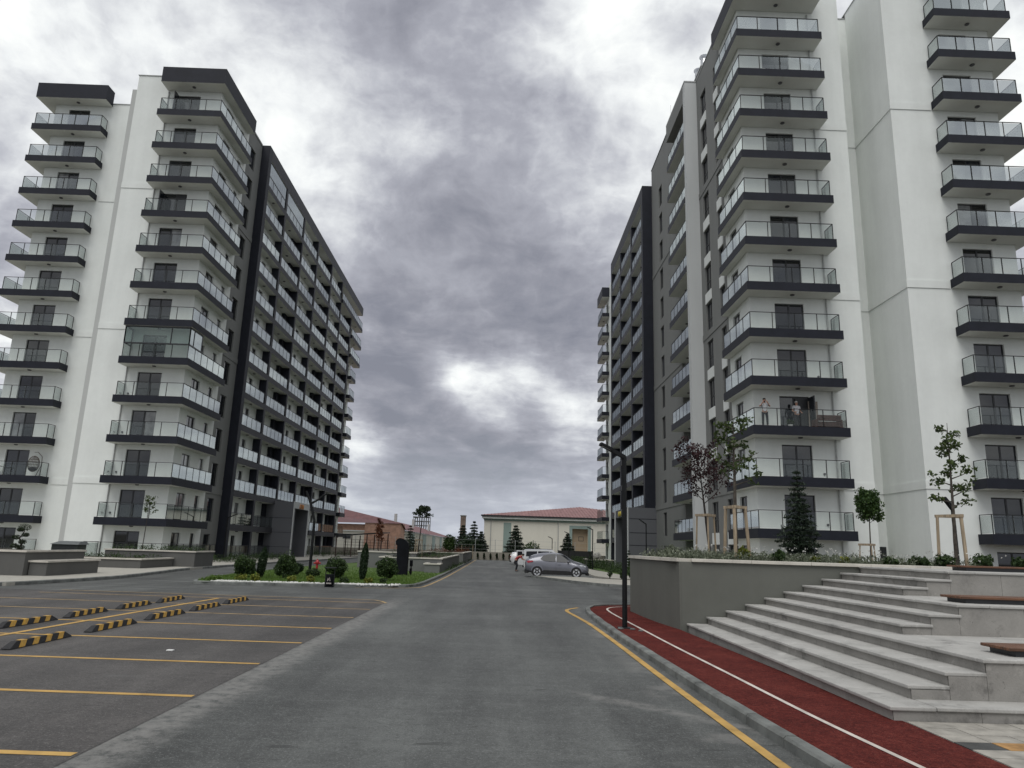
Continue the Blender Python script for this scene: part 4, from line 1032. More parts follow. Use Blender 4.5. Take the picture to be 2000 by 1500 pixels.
def twig_tree(name, loc, h, label, cat, lm, trunk_r, crown_z, crown_r, nb, nleaf, size, bark=None, lean=(0, 0), upright=.6, group=None, cluster=.16, bend=None):
    x, y, z = loc; t = thing(name, label, cat, loc, group=group); mb = MB(); tb = MB()
    zc = z+h*crown_z; top = Vector((x+lean[0], y+lean[1], z+h))
    base = Vector((x, y, z)); ctr = base.lerp(top, crown_z)
    if bend: ctr = ctr+Vector(bend)
    tb.tube([base, base.lerp(ctr, .5)+Vector((R.uniform(-.02, .02), 0, 0)), ctr, ctr.lerp(top, .55), top], [trunk_r, trunk_r*.85, trunk_r*.7, trunk_r*.38, trunk_r*.1], 8)
    for k in range(nb):
        f = (k+.5)/nb; s = ctr.lerp(top, f*.97*R.uniform(.9, 1)); a = k*2.4+R.uniform(-.4, .4)
        L = crown_r*(1.05-.5*f)*R.uniform(.7, 1.15)
        dirn = Vector((math.cos(a), math.sin(a), upright+R.uniform(-.15, .25))).normalized()
        e = s+dirn*L*1.25; mid = s+dirn*L*.6+Vector((math.cos(a), math.sin(a), -.1))*L*.12
        tb.tube([s, mid, e], [trunk_r*.34, trunk_r*.22, trunk_r*.06], 5, cap=False)
        for c in range(5):
            p = s.lerp(e, R.uniform(.35, 1.08)); p = p+Vector((R.gauss(0, 1), R.gauss(0, 1), R.gauss(0, 1)))*L*.14
            clump(mb, p, cluster*R.uniform(.6, 1.3), nleaf//(nb*5), size, 0, .7, .1, -.2, .55)
    mb.build('crown', lm, t); tb.build('trunk', bark or MBARK, t); return t
def stakes(loc, r, h, label, n=3, w=.075, splay=.06, cross=True, rot=.4, tied=False):
    x, y, z = loc; t = thing('tree_stakes', label, 'tree support', loc)
    tops = []
    for k in range(n):
        a = rot+6.283*k/n; cx_, cy_ = math.cos(a), math.sin(a)
        p = (x+cx_*(r+splay), y+cy_*(r+splay), z-.05); q = (x+cx_*r, y+cy_*r, z+h); tops.append(q)
        mb = MB(); mb.tube([p, q], [w*.5, w*.46], 8); mb.build('stake', MSTAKE, t)
    for k in range(n):
        a_, b_ = Vector(tops[k]), Vector(tops[(k+1) % n]); d = (b_-a_).normalized()*.06
        mb = MB(); mb.obox(a_-d+Vector((0, 0, .01)), b_+d+Vector((0, 0, .01)), .045, .075); mb.build('crossbar', MSTAKE, t)
    return t
ZB = 1.70
# planted bed above the wall
twig_tree('plum_tree', (6.62, 23.0, ZB), 3.42, 'slender purple leaved plum sapling standing at the wall end of the bed', 'tree', LPL, .045, .50, 1.0, 15, 2300, .045, MBARKD, (-.34, 0), .95, cluster=.21)
stakes((6.5, 23.0, ZB), .30, 1.40, 'thin three post wooden support around the purple plum sapling', 3, .06)
twig_tree('maple_tree', (6.62, 20.5, ZB), 4.15, 'tall leggy maple sapling with sparse green leaves behind stout stakes', 'tree', LML, .065, .50, .66, 14, 850, .062, MBARK, (.03, 0), .45, cluster=.15)
stakes((6.60, 20.45, ZB), .30, 1.52, 'stout three post wooden support around the leggy maple sapling', 3, .10, .10, rot=.15)
conifer('spruce_tree', (9.45, 23.0, ZB), 1.2, 3.0, 'dark young spruce with bare tip standing in front of the right building', cat='spruce', tiers=17, dens=2.2, irregular=.34, size=.055)
twig_tree('robinia_tree', (13.65, 27.0, ZB), 2.55, 'small lollipop tree with dense round green crown on a thin stem', 'tree', LRD, .03, .58, .50, 20, 5200, .05, MBARK, (.1, 0), 1.0, cluster=.2)
stakes((13.6, 27, ZB), .28, .72, 'low wooden support around the lollipop tree', 3, .05)
twig_tree('lime_tree', (12.28, 19.7, ZB), 4.0, 'tall sparse sapling with tiered leaves at the right end of the bed', 'tree', LML, .055, .40, .46, 15, 800, .060, MBARK, (.12, 0), .3, cluster=.14)
stakes((12.30, 19.7, ZB), .37, 1.42, 'tall wooden support with pale posts around the tiered sapling', 3, .085, rot=.5)
# low planting
mb = MB()
for _ in range(1700):
    x = R.uniform(4.75, 13); y = 19.1+abs(R.gauss(0, 1.6)); 
    if x > 10 and R.random() < .5: continue
    h = R.uniform(.10, .32)*(1.25 if R.random() < .2 else 1)
    for _k in range(9): mb.leaf((x+R.gauss(0, .07), y+R.gauss(0, .07), ZB+R.uniform(.02, h)), R.uniform(.03, .07), 0, 1.2, .28)
for _ in range(120):
    x = R.uniform(4.5, 6.0); y = R.uniform(19, 23.6); h = R.uniform(.15, .42)
    for _k in range(12): mb.leaf((x+R.gauss(0, .09), y+R.gauss(0, .09), ZB+R.uniform(.02, h)), R.uniform(.03, .07), 0, 1.2, .28)
gc = mb.build('silver_ground_cover', LLA, None, 'stuff'); tag(gc, 'low silvery herbs filling the planted bed behind the coping', 'ground cover')
mb = MB()
for _ in range(170):
    x = R.uniform(5, 13.5); y = R.uniform(19, 22); z = ZB+R.uniform(.22, .50)
    for _k in range(3): mb.leaf((x+R.gauss(0, .02), y, z+R.gauss(0, .012)), .022, 0, 0, .8)
gc = mb.build('white_blossoms', LFL, None, 'stuff'); tag(gc, 'tiny white blossoms scattered above the silvery herbs', 'flowers')
shrub('yellow_shrub', (6.55, 19.7, ZB), .34, .46, 'upright yellow flowering plant beside the stout maple stakes', None, LYE, 420, .045)
shrub('yellow_shrub', (8.35, 19.5, ZB), .34, .26, 'low yellow plant in front of the dark spruce', None, LYE, 320, .045)
shrub('yellow_shrub', (9.15, 19.5, ZB), .32, .28, 'low yellow plant right of the dark spruce', None, LYE, 320, .045)
for i, (x, w, h, lab) in enumerate([(5.35, .5, .45, 'pale bushy herb clump at the end of the retaining wall'), (7.35, .36, .40, 'green perennial between the maple stakes and the spruce'), (10.3, .4, .30, 'small dark shrub beside the stake of the lollipop tree'), (11.05, .55, .34, 'low leafy shrub left of the tiered sapling'), (11.75, .55, .42, 'leafy shrub at the left post of the tiered sapling'), (12.75, .60, .46, 'leafy shrub at the right post of the tiered sapling'), (13.75, .42, .42, 'upright leafy shrub near the right edge of the bed')]):
    shrub('garden_shrub', (x, 19.35 if x > 6 else 22.9, ZB), w, h, lab, 'low shrubs along the coping', LLA if i == 0 else LSH, 650, .045)

# =================================================================== lawn island
IS = [(-13.35, 33.2), (-13.1, 32.3), (-12.5, 31.95), (-10.45, 32.25), (-7.4, 32.8), (-5.4, 33.35), (-4.5, 33.8), (-3.95, 34.5), (-3.68, 36), (-3.6, 39), (-3.5, 45), (-3.45, 52), (-3.4, 76), (-3.45, 101)]
ISb = [(-8, 101), (-12.2, 92), (-12.9, 72), (-14.3, 54), (-14.1, 40), (-13.6, 34.5)]
MLAWN = mat('lawn_soil', (.088, .145, .032), .95, .25, 1.2, .8, 60, col2=(.058, .102, .022))
sheet('lawn', [(p[0], p[1]+.05) for p in IS]+ISb, .10, MLAWN)
kr2 = thing('kerb', 'concrete kerb round the front of the lawn island', 'kerb', (-8, 34, 0)); kr2['kind'] = 'structure'; del kr2['category']
kerb(smooth_path(IS, 3)[::-1], w=.15, h=.13, length=1.15, inward=1, parent=kr2)
kerb(smooth_path([IS[0]]+ISb[::-1][:4], 3), w=.15, h=.13, length=2, inward=1, parent=kr2)
strip('kerb_line_marking', smooth_path([(-6.2, 32.75), (-4.6, 33.3), (-3.62, 34.3), (-3.40, 36), (-3.30, 39), (-3.2, 45), (-3.15, 52), (-3.1, 76), (-3.15, 104)], 4), .12, .009, MYPF)
def inside(x, y, poly):
    c = False; n = len(poly)
    for i in range(n):
        (x1, y1), (x2, y2) = poly[i], poly[(i+1) % n]
        if (y1 > y) != (y2 > y) and x < (x2-x1)*(y-y1)/(y2-y1)+x1: c = not c
    return c
lp = [(p[0], p[1]) for p in IS]+ISb
mb = MB(); cnt = 0
while cnt < 16000:
    x = R.uniform(-13.8, -3.7); y = 33+abs(R.gauss(0, 8.5))
    if y > 72 or not inside(x, y-.35, lp) or not inside(x, y+.1, lp) or (-8.3 < x < -3.6 and y > 51.3): continue
    h = R.uniform(.05, .11); a = R.uniform(0, 6.28); w = .018; dx, dy = math.cos(a)*w, math.sin(a)*w; l = R.uniform(-.04, .04)
    mb.face([(x-dx, y-dy, .10), (x+dx, y+dy, .10), (x+l, y+l*.5, .10+h)]); cnt += 1
gr = mb.build('lawn_grass', LGR, None, 'stuff'); tag(gr, 'short green lawn on the traffic island', 'grass')
MPEB = mat('white_pebbles', (.72, .71, .68), .7, .15, 9, .2, 30)
mb = MB()
for _ in range(1150):
    s = R.random(); x = -12.4+s*8.0; yf = 32.1+max(0, (x+12.4))*.115+max(0, x+6)*.22
    y = yf+.30+abs(R.gauss(0, .40))
    if y > yf+1.1 or (R.random() < .35 and math.sin(x*2.3) > .3): continue
    r = R.uniform(.025, .07); mb.ball((x, y, .10+r*.25), r, r*R.uniform(.7, 1), r*.7, 0, 5, 3, .25)
pb = mb.build('white_pebble_bed', MPEB, None, 'stuff'); tag(pb, 'strip of white pebbles behind the island kerb', 'pebbles')
grp = 'round clipped shrubs on the lawn island'
shrub('round_shrub', (-12.2, 36.2, .1), 1.15, 1.10, 'leftmost round green shrub at the island tip', grp, n=3000)
shrub('round_shrub', (-10.35, 36.3, .1), 1.20, 1.22, 'round green shrub with a loose shoot on top left of the lamp', grp, n=3200)
shrub('round_shrub', (-8.25, 38.2, .1), 1.2, 1.10, 'round green shrub behind the litter bin', grp, n=3000)
shrub('round_shrub', (-5.55, 37.3, .1), 1.25, 1.15, 'round green shrub in front of the dark monolith', grp, n=3200)
mb = MB()
for _ in range(16): mb.leaf((-10.1+R.gauss(0, .08), 36.3, 1.3+R.uniform(-.05, .18)), .06, 0, 1, .4)
o = mb.build('shoot', LRD, bpy.data.objects['round_shrub.001'])
shrub('dark_ball_shrub', (-11.3, 42.6, .1), .62, .66, 'small dark ball shrub left of the hydrant', None, LCY, 1200, .045)
shrub('dwarf_shrub', (-10.9, 39.6, .1), .9, .5, 'low spreading green shrub in front of the dark ball shrub', None, LSH, 900)
shrub('dwarf_shrub', (-9.5, 38.5, .1), .8, .42, 'low green shrub at the foot of the forked lamp', None, LSH, 900)
cypress((-11.62, 36.7, .1), .42, 1.38, 'dark leaning column cypress between the two left shrubs', 'slim cypresses on the island', lean=(.12, 0))
cypress((-6.72, 37.2, .1), .40, 1.75, 'slim upright column cypress between the bin and the monolith', 'slim cypresses on the island', LCY, 3000, (.08, 0))
for i, (x, y, w, h, lm, lab) in enumerate([(-11.6, 34.0, .6, .26, LYE, 'yellow green tuft under the leftmost round shrub'), (-10.75, 33.4, .5, .36, LYE, 'spiky yellow plant left of centre on the pebble strip'), (-9.2, 33.6, .5, .30, LYE, 'bright yellow green tuft left of the lamp foot'), (-8.35, 33.5, .42, .34, LYE, 'pale yellow ball plant on the pebbles next to the litter bin'), (-6.95, 34.0, .5, .28, LSH, 'dull green tuft under the slim cypress'), (-5.9, 34.2, .45, .30, LYE, 'yellow tuft left of the last round shrub'), (-5.3, 34.8, .4, .26, LSH, 'dull green tuft under the round shrub by the monolith'), (-12.6, 33.4, .7, .22, LGR, 'grassy tuft at the island tip')]):
    shrub('border_plant', (x, y, .1), w, h, lab, 'small plants along the pebble strip', lm, 380, .045, 'plant', False)
MMON = mat('monolith_black', (.007, .008, .011), .7, .2, 2, spec=.12)
t = thing('monolith', 'tall dark slab with a rounded top standing on the island lawn', 'monolith', (-5.75, 44.4, .1))
prof = [(-6.02, .1), (-5.42, .1), (-5.40, 1.70), (-5.44, 1.92), (-5.55, 2.08), (-5.72, 2.18), (-5.9, 2.24), (-6.05, 2.20), (-6.14, 2.08), (-6.13, 1.92), (-6.05, 1.82), (-6.03, 1.2)]
mb = MB(); n = len(prof)
b0 = len(mb.v); mb.v += [(x, 44.3, z) for x, z in prof]+[(x, 44.75, z) for x, z in prof]
for i in range(n): j = (i+1) % n; mb.f.append((i, j, n+j, n+i)); mb.m.append(0)
mb.f += [tuple(range(n)), tuple(range(2*n-1, n-1, -1))]; mb.m += [0, 0]
bevel(mb.build('slab', MMON, t), .02, 2)
mb = MB(); mb.box(-6.30, 44.35, 1.16, -6.03, 44.65, 1.22); mb.build('shelf', MMON, t)
mb = MB(); mb.tube([(-5.40, 44.5, .1), (-5.36, 44.5, 1.75), (-5.42, 44.5, 2.0)], .02, 6); mb.build('side_rail', MRAIL, t)
for (x, h) in ((-5.15, .95), (-5.2, .5)):
    pass
t = thing('garden_speaker', 'small dark box on a short post beside the monolith', 'outdoor fitting', (-5.22, 45, .1))
mb = MB(); mb.box(-5.27, 44.95, .1, -5.2, 45.02, .9); mb.build('post', MRAIL, t); mb = MB(); mb.box(-5.32, 44.9, .62, -5.15, 45.07, .98); mb.build('box', MMON, t); mb = MB(); mb.box(-5.32, 44.9, .2, -5.18, 45.07, .5); mb.build('box', MMON, t)
# hydrant
MRED = mat('hydrant_red', (.32, .018, .022), .35, .15, 6)
t = thing('fire_hydrant', 'red fire hydrant standing on the island lawn', 'fire hydrant', (-10.5, 43.4, .1))
mb = MB(); mb.lathe([(.14, 0), (.14, .04), (.075, .06), (.07, .52), (.11, .55), (.12, .60), (.12, .66), (.08, .74), (.03, .78), (.03, .82)], (-10.5, 43.4, .1), 14); auto_smooth(mb.build('barrel', MRED, t))
for sx in (-1, 1):
    mb = MB(); mb.tube([(-10.5, 43.4, .68), (-10.5+sx*.2, 43.4, .68)], .05, 10); mb.build('outlet', MRED, t)
# litter bin
t = thing('litter_bin', 'black litter bin with a flat roof and pale emblem at the island kerb', 'litter bin', (-7.32, 32.75, 0))
mb = MB(); mb.box(-7.5, 32.62, .0, -7.14, 32.9, .06); mb.build('base', MMON, t)
mb = MB(); mb.lathe([(.13, .06), (.17, .10), (.18, .52), (.16, .54)], (-7.32, 32.76, 0), 16); auto_smooth(mb.build('bucket', MMON, t))
for sx in (-1, 1):
    mb = MB(); mb.box(-7.32+sx*.19-.012, 32.72, .05, -7.32+sx*.19+.012, 32.80, .80); mb.build('post', MRAIL, t)
mb = MB(); mb.box(-7.56, 32.56, .80, -7.08, 32.96, .83); mb.build('roof', MRAIL, t)
MEMB = mat('pale_emblem', (.55, .50, .46), .5)
mb = MB(); mb.tube([(-7.37, 32.575, .26), (-7.36, 32.573, .38), (-7.33, 32.572, .30), (-7.30, 32.572, .42), (-7.27, 32.573, .30), (-7.27, 32.574, .26)], .014, 5); mb.build('emblem', MEMB, t)
mb = MB()
for k in range(5): mb.box(-7.42+k*.045, 32.574, .14, -7.39+k*.045, 32.58, .19)
mb.build('lettering', MEMB, t)
# lamps
def lamp(loc, h, label, arm=None, r=.06, rb=.09, name='street_lamp', head=.5, lean=None):
    x, y, z = loc; t = thing(name, label, 'street lamp', loc)
    mb = MB(); mb.box(x-.16, y-.16, z, x+.16, y+.16, z+.02); mb.build('base_plate', MRAIL, t)
    mb = MB(); mb.tube([(x, y, z+.02), (x, y, z+h)], [r, r*.95], 4 if r > .05 else 8); mb.build('pole', MPOLE, t)
    a = Vector(arm); top = Vector((x, y, z+h)); mb = MB(); mb.obox(top-Vector((0, 0, .03)), top+a, r*1.7, r*1.5); mb.build('arm', MPOLE, t)
    e = top+a; mb = MB(); mb.obox(e-a.normalized()*head*.6, e+a.normalized()*head*.25, r*2.6, r*1.2); hd = mb.build('lamp_head', MPOLE, t)
    mb = MB(); mb.obox(e-a.normalized()*head*.5-Vector((0, 0, r*.7)), e+a.normalized()*head*.15-Vector((0, 0, r*.7)), r*2, .012); mb.build('lens', MLENS, hd); return t
MPOLE = mat('lamp_post_black', (.010, .011, .012), .6, .15, 4, spec=.18)
MLENS = mat('lamp_lens', (.35, .35, .33), .3)
lamp((3.17, 18.6, .085), 4.25, 'black street lamp standing on the red track beside the kerb', (-.55, -.1, .24), .064, head=.4)
mb = MB(); mb.box(3.0, 18.42, .086, 3.34, 18.78, .15)
mb = MB()
for (x, y) in ((3.02, 18.3), (3.30, 18.25), (3.45, 18.0)): mb.ball((x, y, .10), .07, .05, .03, 0, 6, 4, .3)
o = mb.build('stone_rubble', MKERB, None, 'stuff'); tag(o, 'bits of broken stone lying at the foot of the nearest lamp', 'rubble')
t = thing('forked_lamp', 'black forked garden lamp with two leaning arms on the island', 'lamp', (-9.92, 39.5, .1))
mb = MB(); mb.tube([(-9.92, 39.5, .1), (-9.91, 39.5, 3.0), (-10.18, 39.5, 3.9), (-10.48, 39.5, 4.55)], [.08, .075, .07, .06], 8); mb.build('pole', MPOLE, t)
mb = MB(); mb.tube([(-10.16, 39.5, 3.9), (-9.78, 39.5, 4.12), (-9.5, 39.5, 4.38), (-9.36, 39.5, 4.42)], [.06, .055, .05, .04], 8); mb.build('arm', MPOLE, t)
lamp((15.0, 24.0, ZB), 1.95, 'short black lamp post behind the tiered sapling', (-.22, 0, .28), .07, head=.3)
lamp((12.4, 62, .1), 4.1, 'thin black lamp in front of the grey entrance wall', (-.5, -.1, .28), .05)
lamp((8.9, 70, .1), 3.7, 'thin black lamp left of the right building entrance', (-.42, -.1, .16), .05)
lamp((7.6, 80, .1), 3.45, 'thin black lamp in front of the small spruce by the hall', (-.4, -.1, .14), .05)
lamp((6.5, 90, .1), 3.0, 'farthest thin black lamp in front of the cream hall wall', (-.4, -.1, .16), .045)
# lamp arm fixed near the left building
t = thing('wall_lamp', 'short angled lamp arm reaching out in front of the left portal fin', 'lamp', (-22.8, 62, .1))
mb = MB(); mb.tube([(-22.8, 62, .1), (-22.8, 62, 3.6)], .05, 8); mb.build('pole', MPOLE, t); mb = MB(); mb.obox((-22.8, 62, 3.6), (-22.0, 62, 3.95), .09, .07); mb.build('arm', MPOLE, t)

# planter walls behind the lawn
def planter(label, boxes, copw=.06, zc=.08, name='planter_wall', mt=None):
    x0 = min(b[0] for b in boxes); y0 = min(b[1] for b in boxes)
    t = thing(name, label, 'planter wall', (x0, y0, 0))
    for (a, b, c, d, h) in boxes:
        mb = MB(); mb.box(a, b, 0, c, d, h-zc); mb.build('wall', mt or MRW, t)
        mb = MB(); mb.box(a-copw, b-copw, h-zc, c+copw, b+.24, h); mb.box(c-.24, b+.242, h-zc+.001, c+copw, d+copw, h-.001); mb.box(a-copw, b+.242, h-zc+.001, a+.24, d+copw, h-.001); mb.build('coping', MCOP, t)
        mb = MB(); mb.box(a+.2, b+.2, h-zc, c-.2, d-.2, h-zc+.02); mb.build('soil', MSOIL, t)
    return t
MRW2 = stucco('grey_planter_render', (.115, .114, .108), .10)
MRW3 = stucco('mid_grey_planter_render', (.155, .158, .152), .10)
planter('long grey planter wall with pale coping behind the lawn and monolith', [(-8.2, 51.5, -3.9, 74, 1.04)], mt=MRW3)
planter('taller grey planter wall set back behind the cypress', [(-10.6, 56.2, -6.2, 73, 1.32)], mt=MRW3)
planter('low grey planter stub at the street corner of the lawn', [(-4.9, 49.6, -3.88, 51.4, .72)], mt=MRW3)
planter('far grey planter wall running beside the street', [(-7.5, 76, -3.6, 100, 1.22)], mt=MRW3)
def scatter(name, label, x0, y0, x1, y1, z, n, h, lm, k=7, size=.06, seed=None):
    mb = MB()
    for _ in range(n):
        x = R.uniform(x0, x1); y = R.uniform(y0, y1); hh = h*R.uniform(.5, 1.2)
        for _k in range(k): mb.leaf((x+R.gauss(0, .1), y+R.gauss(0, .1), z+R.uniform(.0, hh)), size*R.uniform(.6, 1.3), 0, .9, .35)
    o = mb.build(name, lm, None, 'stuff'); tag(o, label, 'planting'); return o
scatter('planter_planting', 'mixed low plants filling the planter behind the lawn', -8, 51.8, -4.1, 73, .95, 260, .4, LSH)
scatter('planter_planting', 'rusty low plants filling the far street planter', -7.3, 76.3, -3.9, 99, 1.13, 260, .5, LRT)
scatter('kerbside_planting', 'low green plants between the planter wall and the kerb', -3.75, 52.5, -3.5, 100, .1, 110, .35, LSH)
twig_tree('pine_sapling', (-6.3, 58.0, .95), 3.9, 'tall thin pine with tufted top behind the planter wall', 'tree', LPN, .05, .80, .62, 9, 900, .09, MBARKD, (.25, 0), .3, cluster=.22)
stakes((-6.3, 58, .95), .3, 1.3, 'pale stakes at the foot of the thin pine', 3, .06)
twig_tree('copper_sapling', (-9.2, 57.0, 1.24), 2.0, 'small rusty leaved sapling in front of the brick wall', 'tree', LRT, .03, .35, .32, 9, 700, .06, MBARKD, (0, 0), .9)
twig_tree('top_tree', (-12.2, 75.0, .4), 4.0, 'thin dark sapling with a small tufted top in front of the brick wall', 'tree', LRT, .04, .55, .4, 8, 500, .07, MBARKD, (0, 0), .9)
conifer('spruce_tree', (-8.4, 70.0, 1.2), 2.1, 2.5, 'dark spruce behind the monolith in the planter', tiers=10, size=.08, dens=1.2)
shrub('leafy_bush', (-5.2, 78, 1.1), 1.6, 2.0, 'light green leafy bush above the far planter', None, LRD, 1500, .09)

# left forecourt
MSW = mat('sidewalk_paving', (.37, .355, .31), .85, .07, 3.5, .3, 45, detail=8)
def slabmesh(name, poly, z, mt):
    mb = MB(); mb.prism(poly, -.05, z); return mb.build(name, mt, None, 'structure')
slabmesh('sidewalk', [(-60, 26.2), (-19.5, 26.6), (-17.9, 27.6), (-17.6, 30), (-17.3, 32.9), (-17.4, 36), (-18.4, 43), (-18.8, 50), (-18.4, 70), (-16.6, 104), (-45, 104), (-60, 60)], .12, MSW)
kr3 = thing('kerb', 'concrete kerb of the left forecourt pavement', 'kerb', (-17.5, 35, 0)); kr3['kind'] = 'structure'; del kr3['category']
kerb(smooth_path([(-26, 26.2), (-19.6, 26.45), (-18.0, 27.3), (-17.5, 30), (-17.2, 32.9), (-17.3, 36), (-18.3, 43), (-18.7, 50), (-18.3, 70), (-16.5, 104)], 3), w=.14, h=.135, length=1.6, inward=-1, parent=kr3)
planter('grey planter wall with a step down at the left edge of the picture', [(-34, 32.0, -20.15, 36.5, 1.17), (-20.1, 32.3, -19.35, 36.4, .76)], mt=MRW2)
planter('long low grey planter wall with pale coping along the left forecourt', [(-31, 42.4, -20.2, 46.5, .66)], mt=MRW2)
planter('taller grey planter box in front of the street tower', [(-24.5, 46.6, -18.9, 49.6, 1.08)], mt=MRW2)
twig_tree('forecourt_sapling', (-22.9, 48.0, .98), 3.5, 'thin sapling with a small leafy top in front of the lowest left balcony', 'tree', LML, .03, .62, .42, 10, 420, .06, MBARKD, (.1, 0), .5, cluster=.14)
scatter('planter_planting', 'rosemary and small shrubs in the planter before the left tower', -24.3, 46.9, -19.3, 49.3, 1.0, 170, .34, LSH)
scatter('planter_planting', 'low green plants in the long left planter', -30.6, 42.8, -20.6, 46.2, .58, 240, .30, LSH)
scatter('foundation_planting', 'low shrubs along the foot of the left building', -23.6, 56, -20.6, 66, .12, 260, .5, LSH)
scatter('foundation_planting', 'low green hedge along the terraces of the left building', -23.6, 66, -20.8, 78, .12, 300, .55, LSH)
scatter('foundation_planting', 'low green hedge beyond the left entrance', -23.4, 85.5, -19.5, 108, .12, 300, .6, LSH)
# cloud pruned pine
t = thing('topiary_tree', 'cloud pruned pine with dark pom pom clumps in the left planter', 'topiary tree', (-21.9, 34.2, 1.1))
mb = MB(); tb = MB(); X, Y, Z = -21.9, 34.2, 1.09
tb.tube([(X, Y, Z), (X+.08, Y, Z+.3), (X-.04, Y, Z+.55), (X+.12, Y, Z+.85), (X+.1, Y, Z+1.1)], [.045, .04, .03, .025, .015], 6)
for (dx, dz, r) in ((-.22, .22, .17), (.12, .40, .17), (-.20, .60, .18), (.22, .72, .15), (.12, 1.05, .27), (-.05, .95, .16), (.05, .15, .2)):
    clump(mb, (X+dx, Y, Z+dz), r, 330, .04, 0, .6, .2, .6, .3); tb.tube([(X+.04, Y, Z+dz-.1), (X+dx, Y, Z+dz-.04)], [.02, .01], 5)
mb.build('crown', LPN, t); tb.build('trunk', MBARKD, t)
t = thing('ventilation_hatch', 'dark green ventilation box with sloped lid among the left plants', 'ventilation box', (-27.2, 46.8, .1))
mb = MB(); mb.box(-27.9, 46.7, .1, -26.3, 47.7, 1.25); mb.build('box', mat('hatch_green', (.03, .04, .034), .6), t)
mb = MB(); mb.v = [(-28, 46.6, 1.25), (-26.2, 46.6, 1.25), (-26.2, 47.8, 1.25), (-28, 47.8, 1.25), (-27.6, 47.0, 1.45), (-26.3, 47.0, 1.45), (-26.3, 47.7, 1.45), (-27.6, 47.7, 1.45)]; mb.f = [(0, 1, 5, 4), (1, 2, 6, 5), (2, 3, 7, 6), (3, 0, 4, 7), (4, 5, 6, 7)]; mb.m = [0]*5
mb.build('lid', mat('hatch_lid', (.11, .12, .12), .5), t)
mb = MB()
for k in range(5): mb.box(-27.8, 46.685, .68+k*.10, -26.4, 46.698, .73+k*.10)
mb.build('louvre', MFR, t)
MBRN = mat('brown_box', (.035, .018, .015), .6, .2, 5)
for (a, b, lab) in ((-25.35, -24.75, 'small black box recessed at the planter foot'), (-24.7, -23.75, 'dark brown box standing against the planter foot')):
    t = thing('meter_box', lab, 'box', (a, 42.2, .12)); mb = MB(); mb.box(a, 42.02, .12, b, 42.38, .56); bevel(mb.build('body', MBRN if b > -24.5 else MMON, t), .01, 1)
    mb = MB(); mb.box(a+.04, 42.005, .16, b-.04, 42.018, .52); mb.build('door', MBRN if b > -24.5 else MMON, t)
# ground terrace glass screens of the left tower
def screen(label, pts, z0, h=1.1):
    t = thing('glass_balustrade', label, 'balustrade', (pts[0][0], pts[0][1], z0)); rb = MB()
    for p, q in zip(pts[:-1], pts[1:]):
        P_ = Vector((*p, 0)); Q_ = Vector((*q, 0)); L = (Q_-P_).length; k = max(1, round(L/1.3))
        rb.obox((*p, z0+h), (*q, z0+h), .05, .035)
        for i in range(k+1):
            c = P_.lerp(Q_, i/k); rb.box(c.x-.02, c.y-.02, z0, c.x+.02, c.y+.02, z0+h)
        for i in range(k):
            a = P_.lerp(Q_, i/k+.03/k); b = P_.lerp(Q_, (i+1)/k-.03/k); g_ = MB(); g_.obox((a.x, a.y, z0+h*.5), (b.x, b.y, z0+h*.5), .012, h*.88); g_.build('glass_pane', MGLASS, t)
    rb.build('railing', MRAIL, t)
screen('glass balustrade round the ground terrace of the street tower', [(-29.4, 54.8), (-29.4, 52.9), (-23.4, 52.9), (-23.4, 61.5)], .3)
screen('short glass balustrade on the ground terrace of the set back wing', [(-42, 55.9), (-35.6, 55.9), (-35.6, 57.5)], .3)

# =================================================================== wheel stops
MRUB = mat('black_rubber', (.018, .018, .019), .75, .2, 9, .4, 60)
MRY = mat('yellow_reflector', (.60, .34, .045), .55, .25, 14, col2=(.36, .22, .06))
def stop_mesh():
    L, w, h = .93, .085, .108
    sec = lambda x, k: [(x, -w, 0), (x, -w*.55*k-w*(1-k)*.9, h*k), (x, w*.55*k+w*(1-k)*.9, h*k), (x, w, 0)]
    mb = MB(); xs = [(-L, .12), (-L+.20, 1), (L-.20, 1), (L, .12)]
    for x, k in xs: mb.v += sec(x, k)
    for i in range(3):
        for j in range(4):
            j2 = (j+1) % 4; mb.f.append((i*4+j, (i+1)*4+j, (i+1)*4+j2, i*4+j2)); mb.m.append(0)
    mb.f += [(0, 1, 2, 3), (15, 14, 13, 12)]; mb.m += [0, 0]; return mb
def stripe_mesh(c):
    w, h, e = .085, .108, .004; a, sk = .085, .05
    mb = MB()
    def P(x, t, side): return (x, side*(w+e-(w*.45)*t), h*t+ (e if t == 1 else 0))
    for side in (-1, 1):
        q = [P(c-a-sk, 0.06, side), P(c+a-sk, 0.06, side), P(c+a+sk, 1, side), P(c-a+sk, 1, side)]
        mb.face(q if side < 0 else q[::-1])
    mb.face([(c-a+sk, -(w*.55+e), h+e), (c+a+sk, -(w*.55+e), h+e), (c+a+sk, w*.55+e, h+e), (c-a+sk, w*.55+e, h+e)]); return mb
def wheel_stop(x, y, label):
    t = thing('wheel_stop', label, 'wheel stop', (x, y, .012), rad(90+R.uniform(-1.5, 1.5)), 'striped wheel stops in the parking bays')
    stop_mesh().build('body', MRUB, t, org=(0, 0, 0))
    for c in (-.57, -.19, .19, .57): stripe_mesh(c).build('yellow_stripe', MRY, t, org=(0, 0, 0))
    return t
ordn = ['nearest', 'second nearest', 'third', 'fourth', 'farthest']
w0 = None
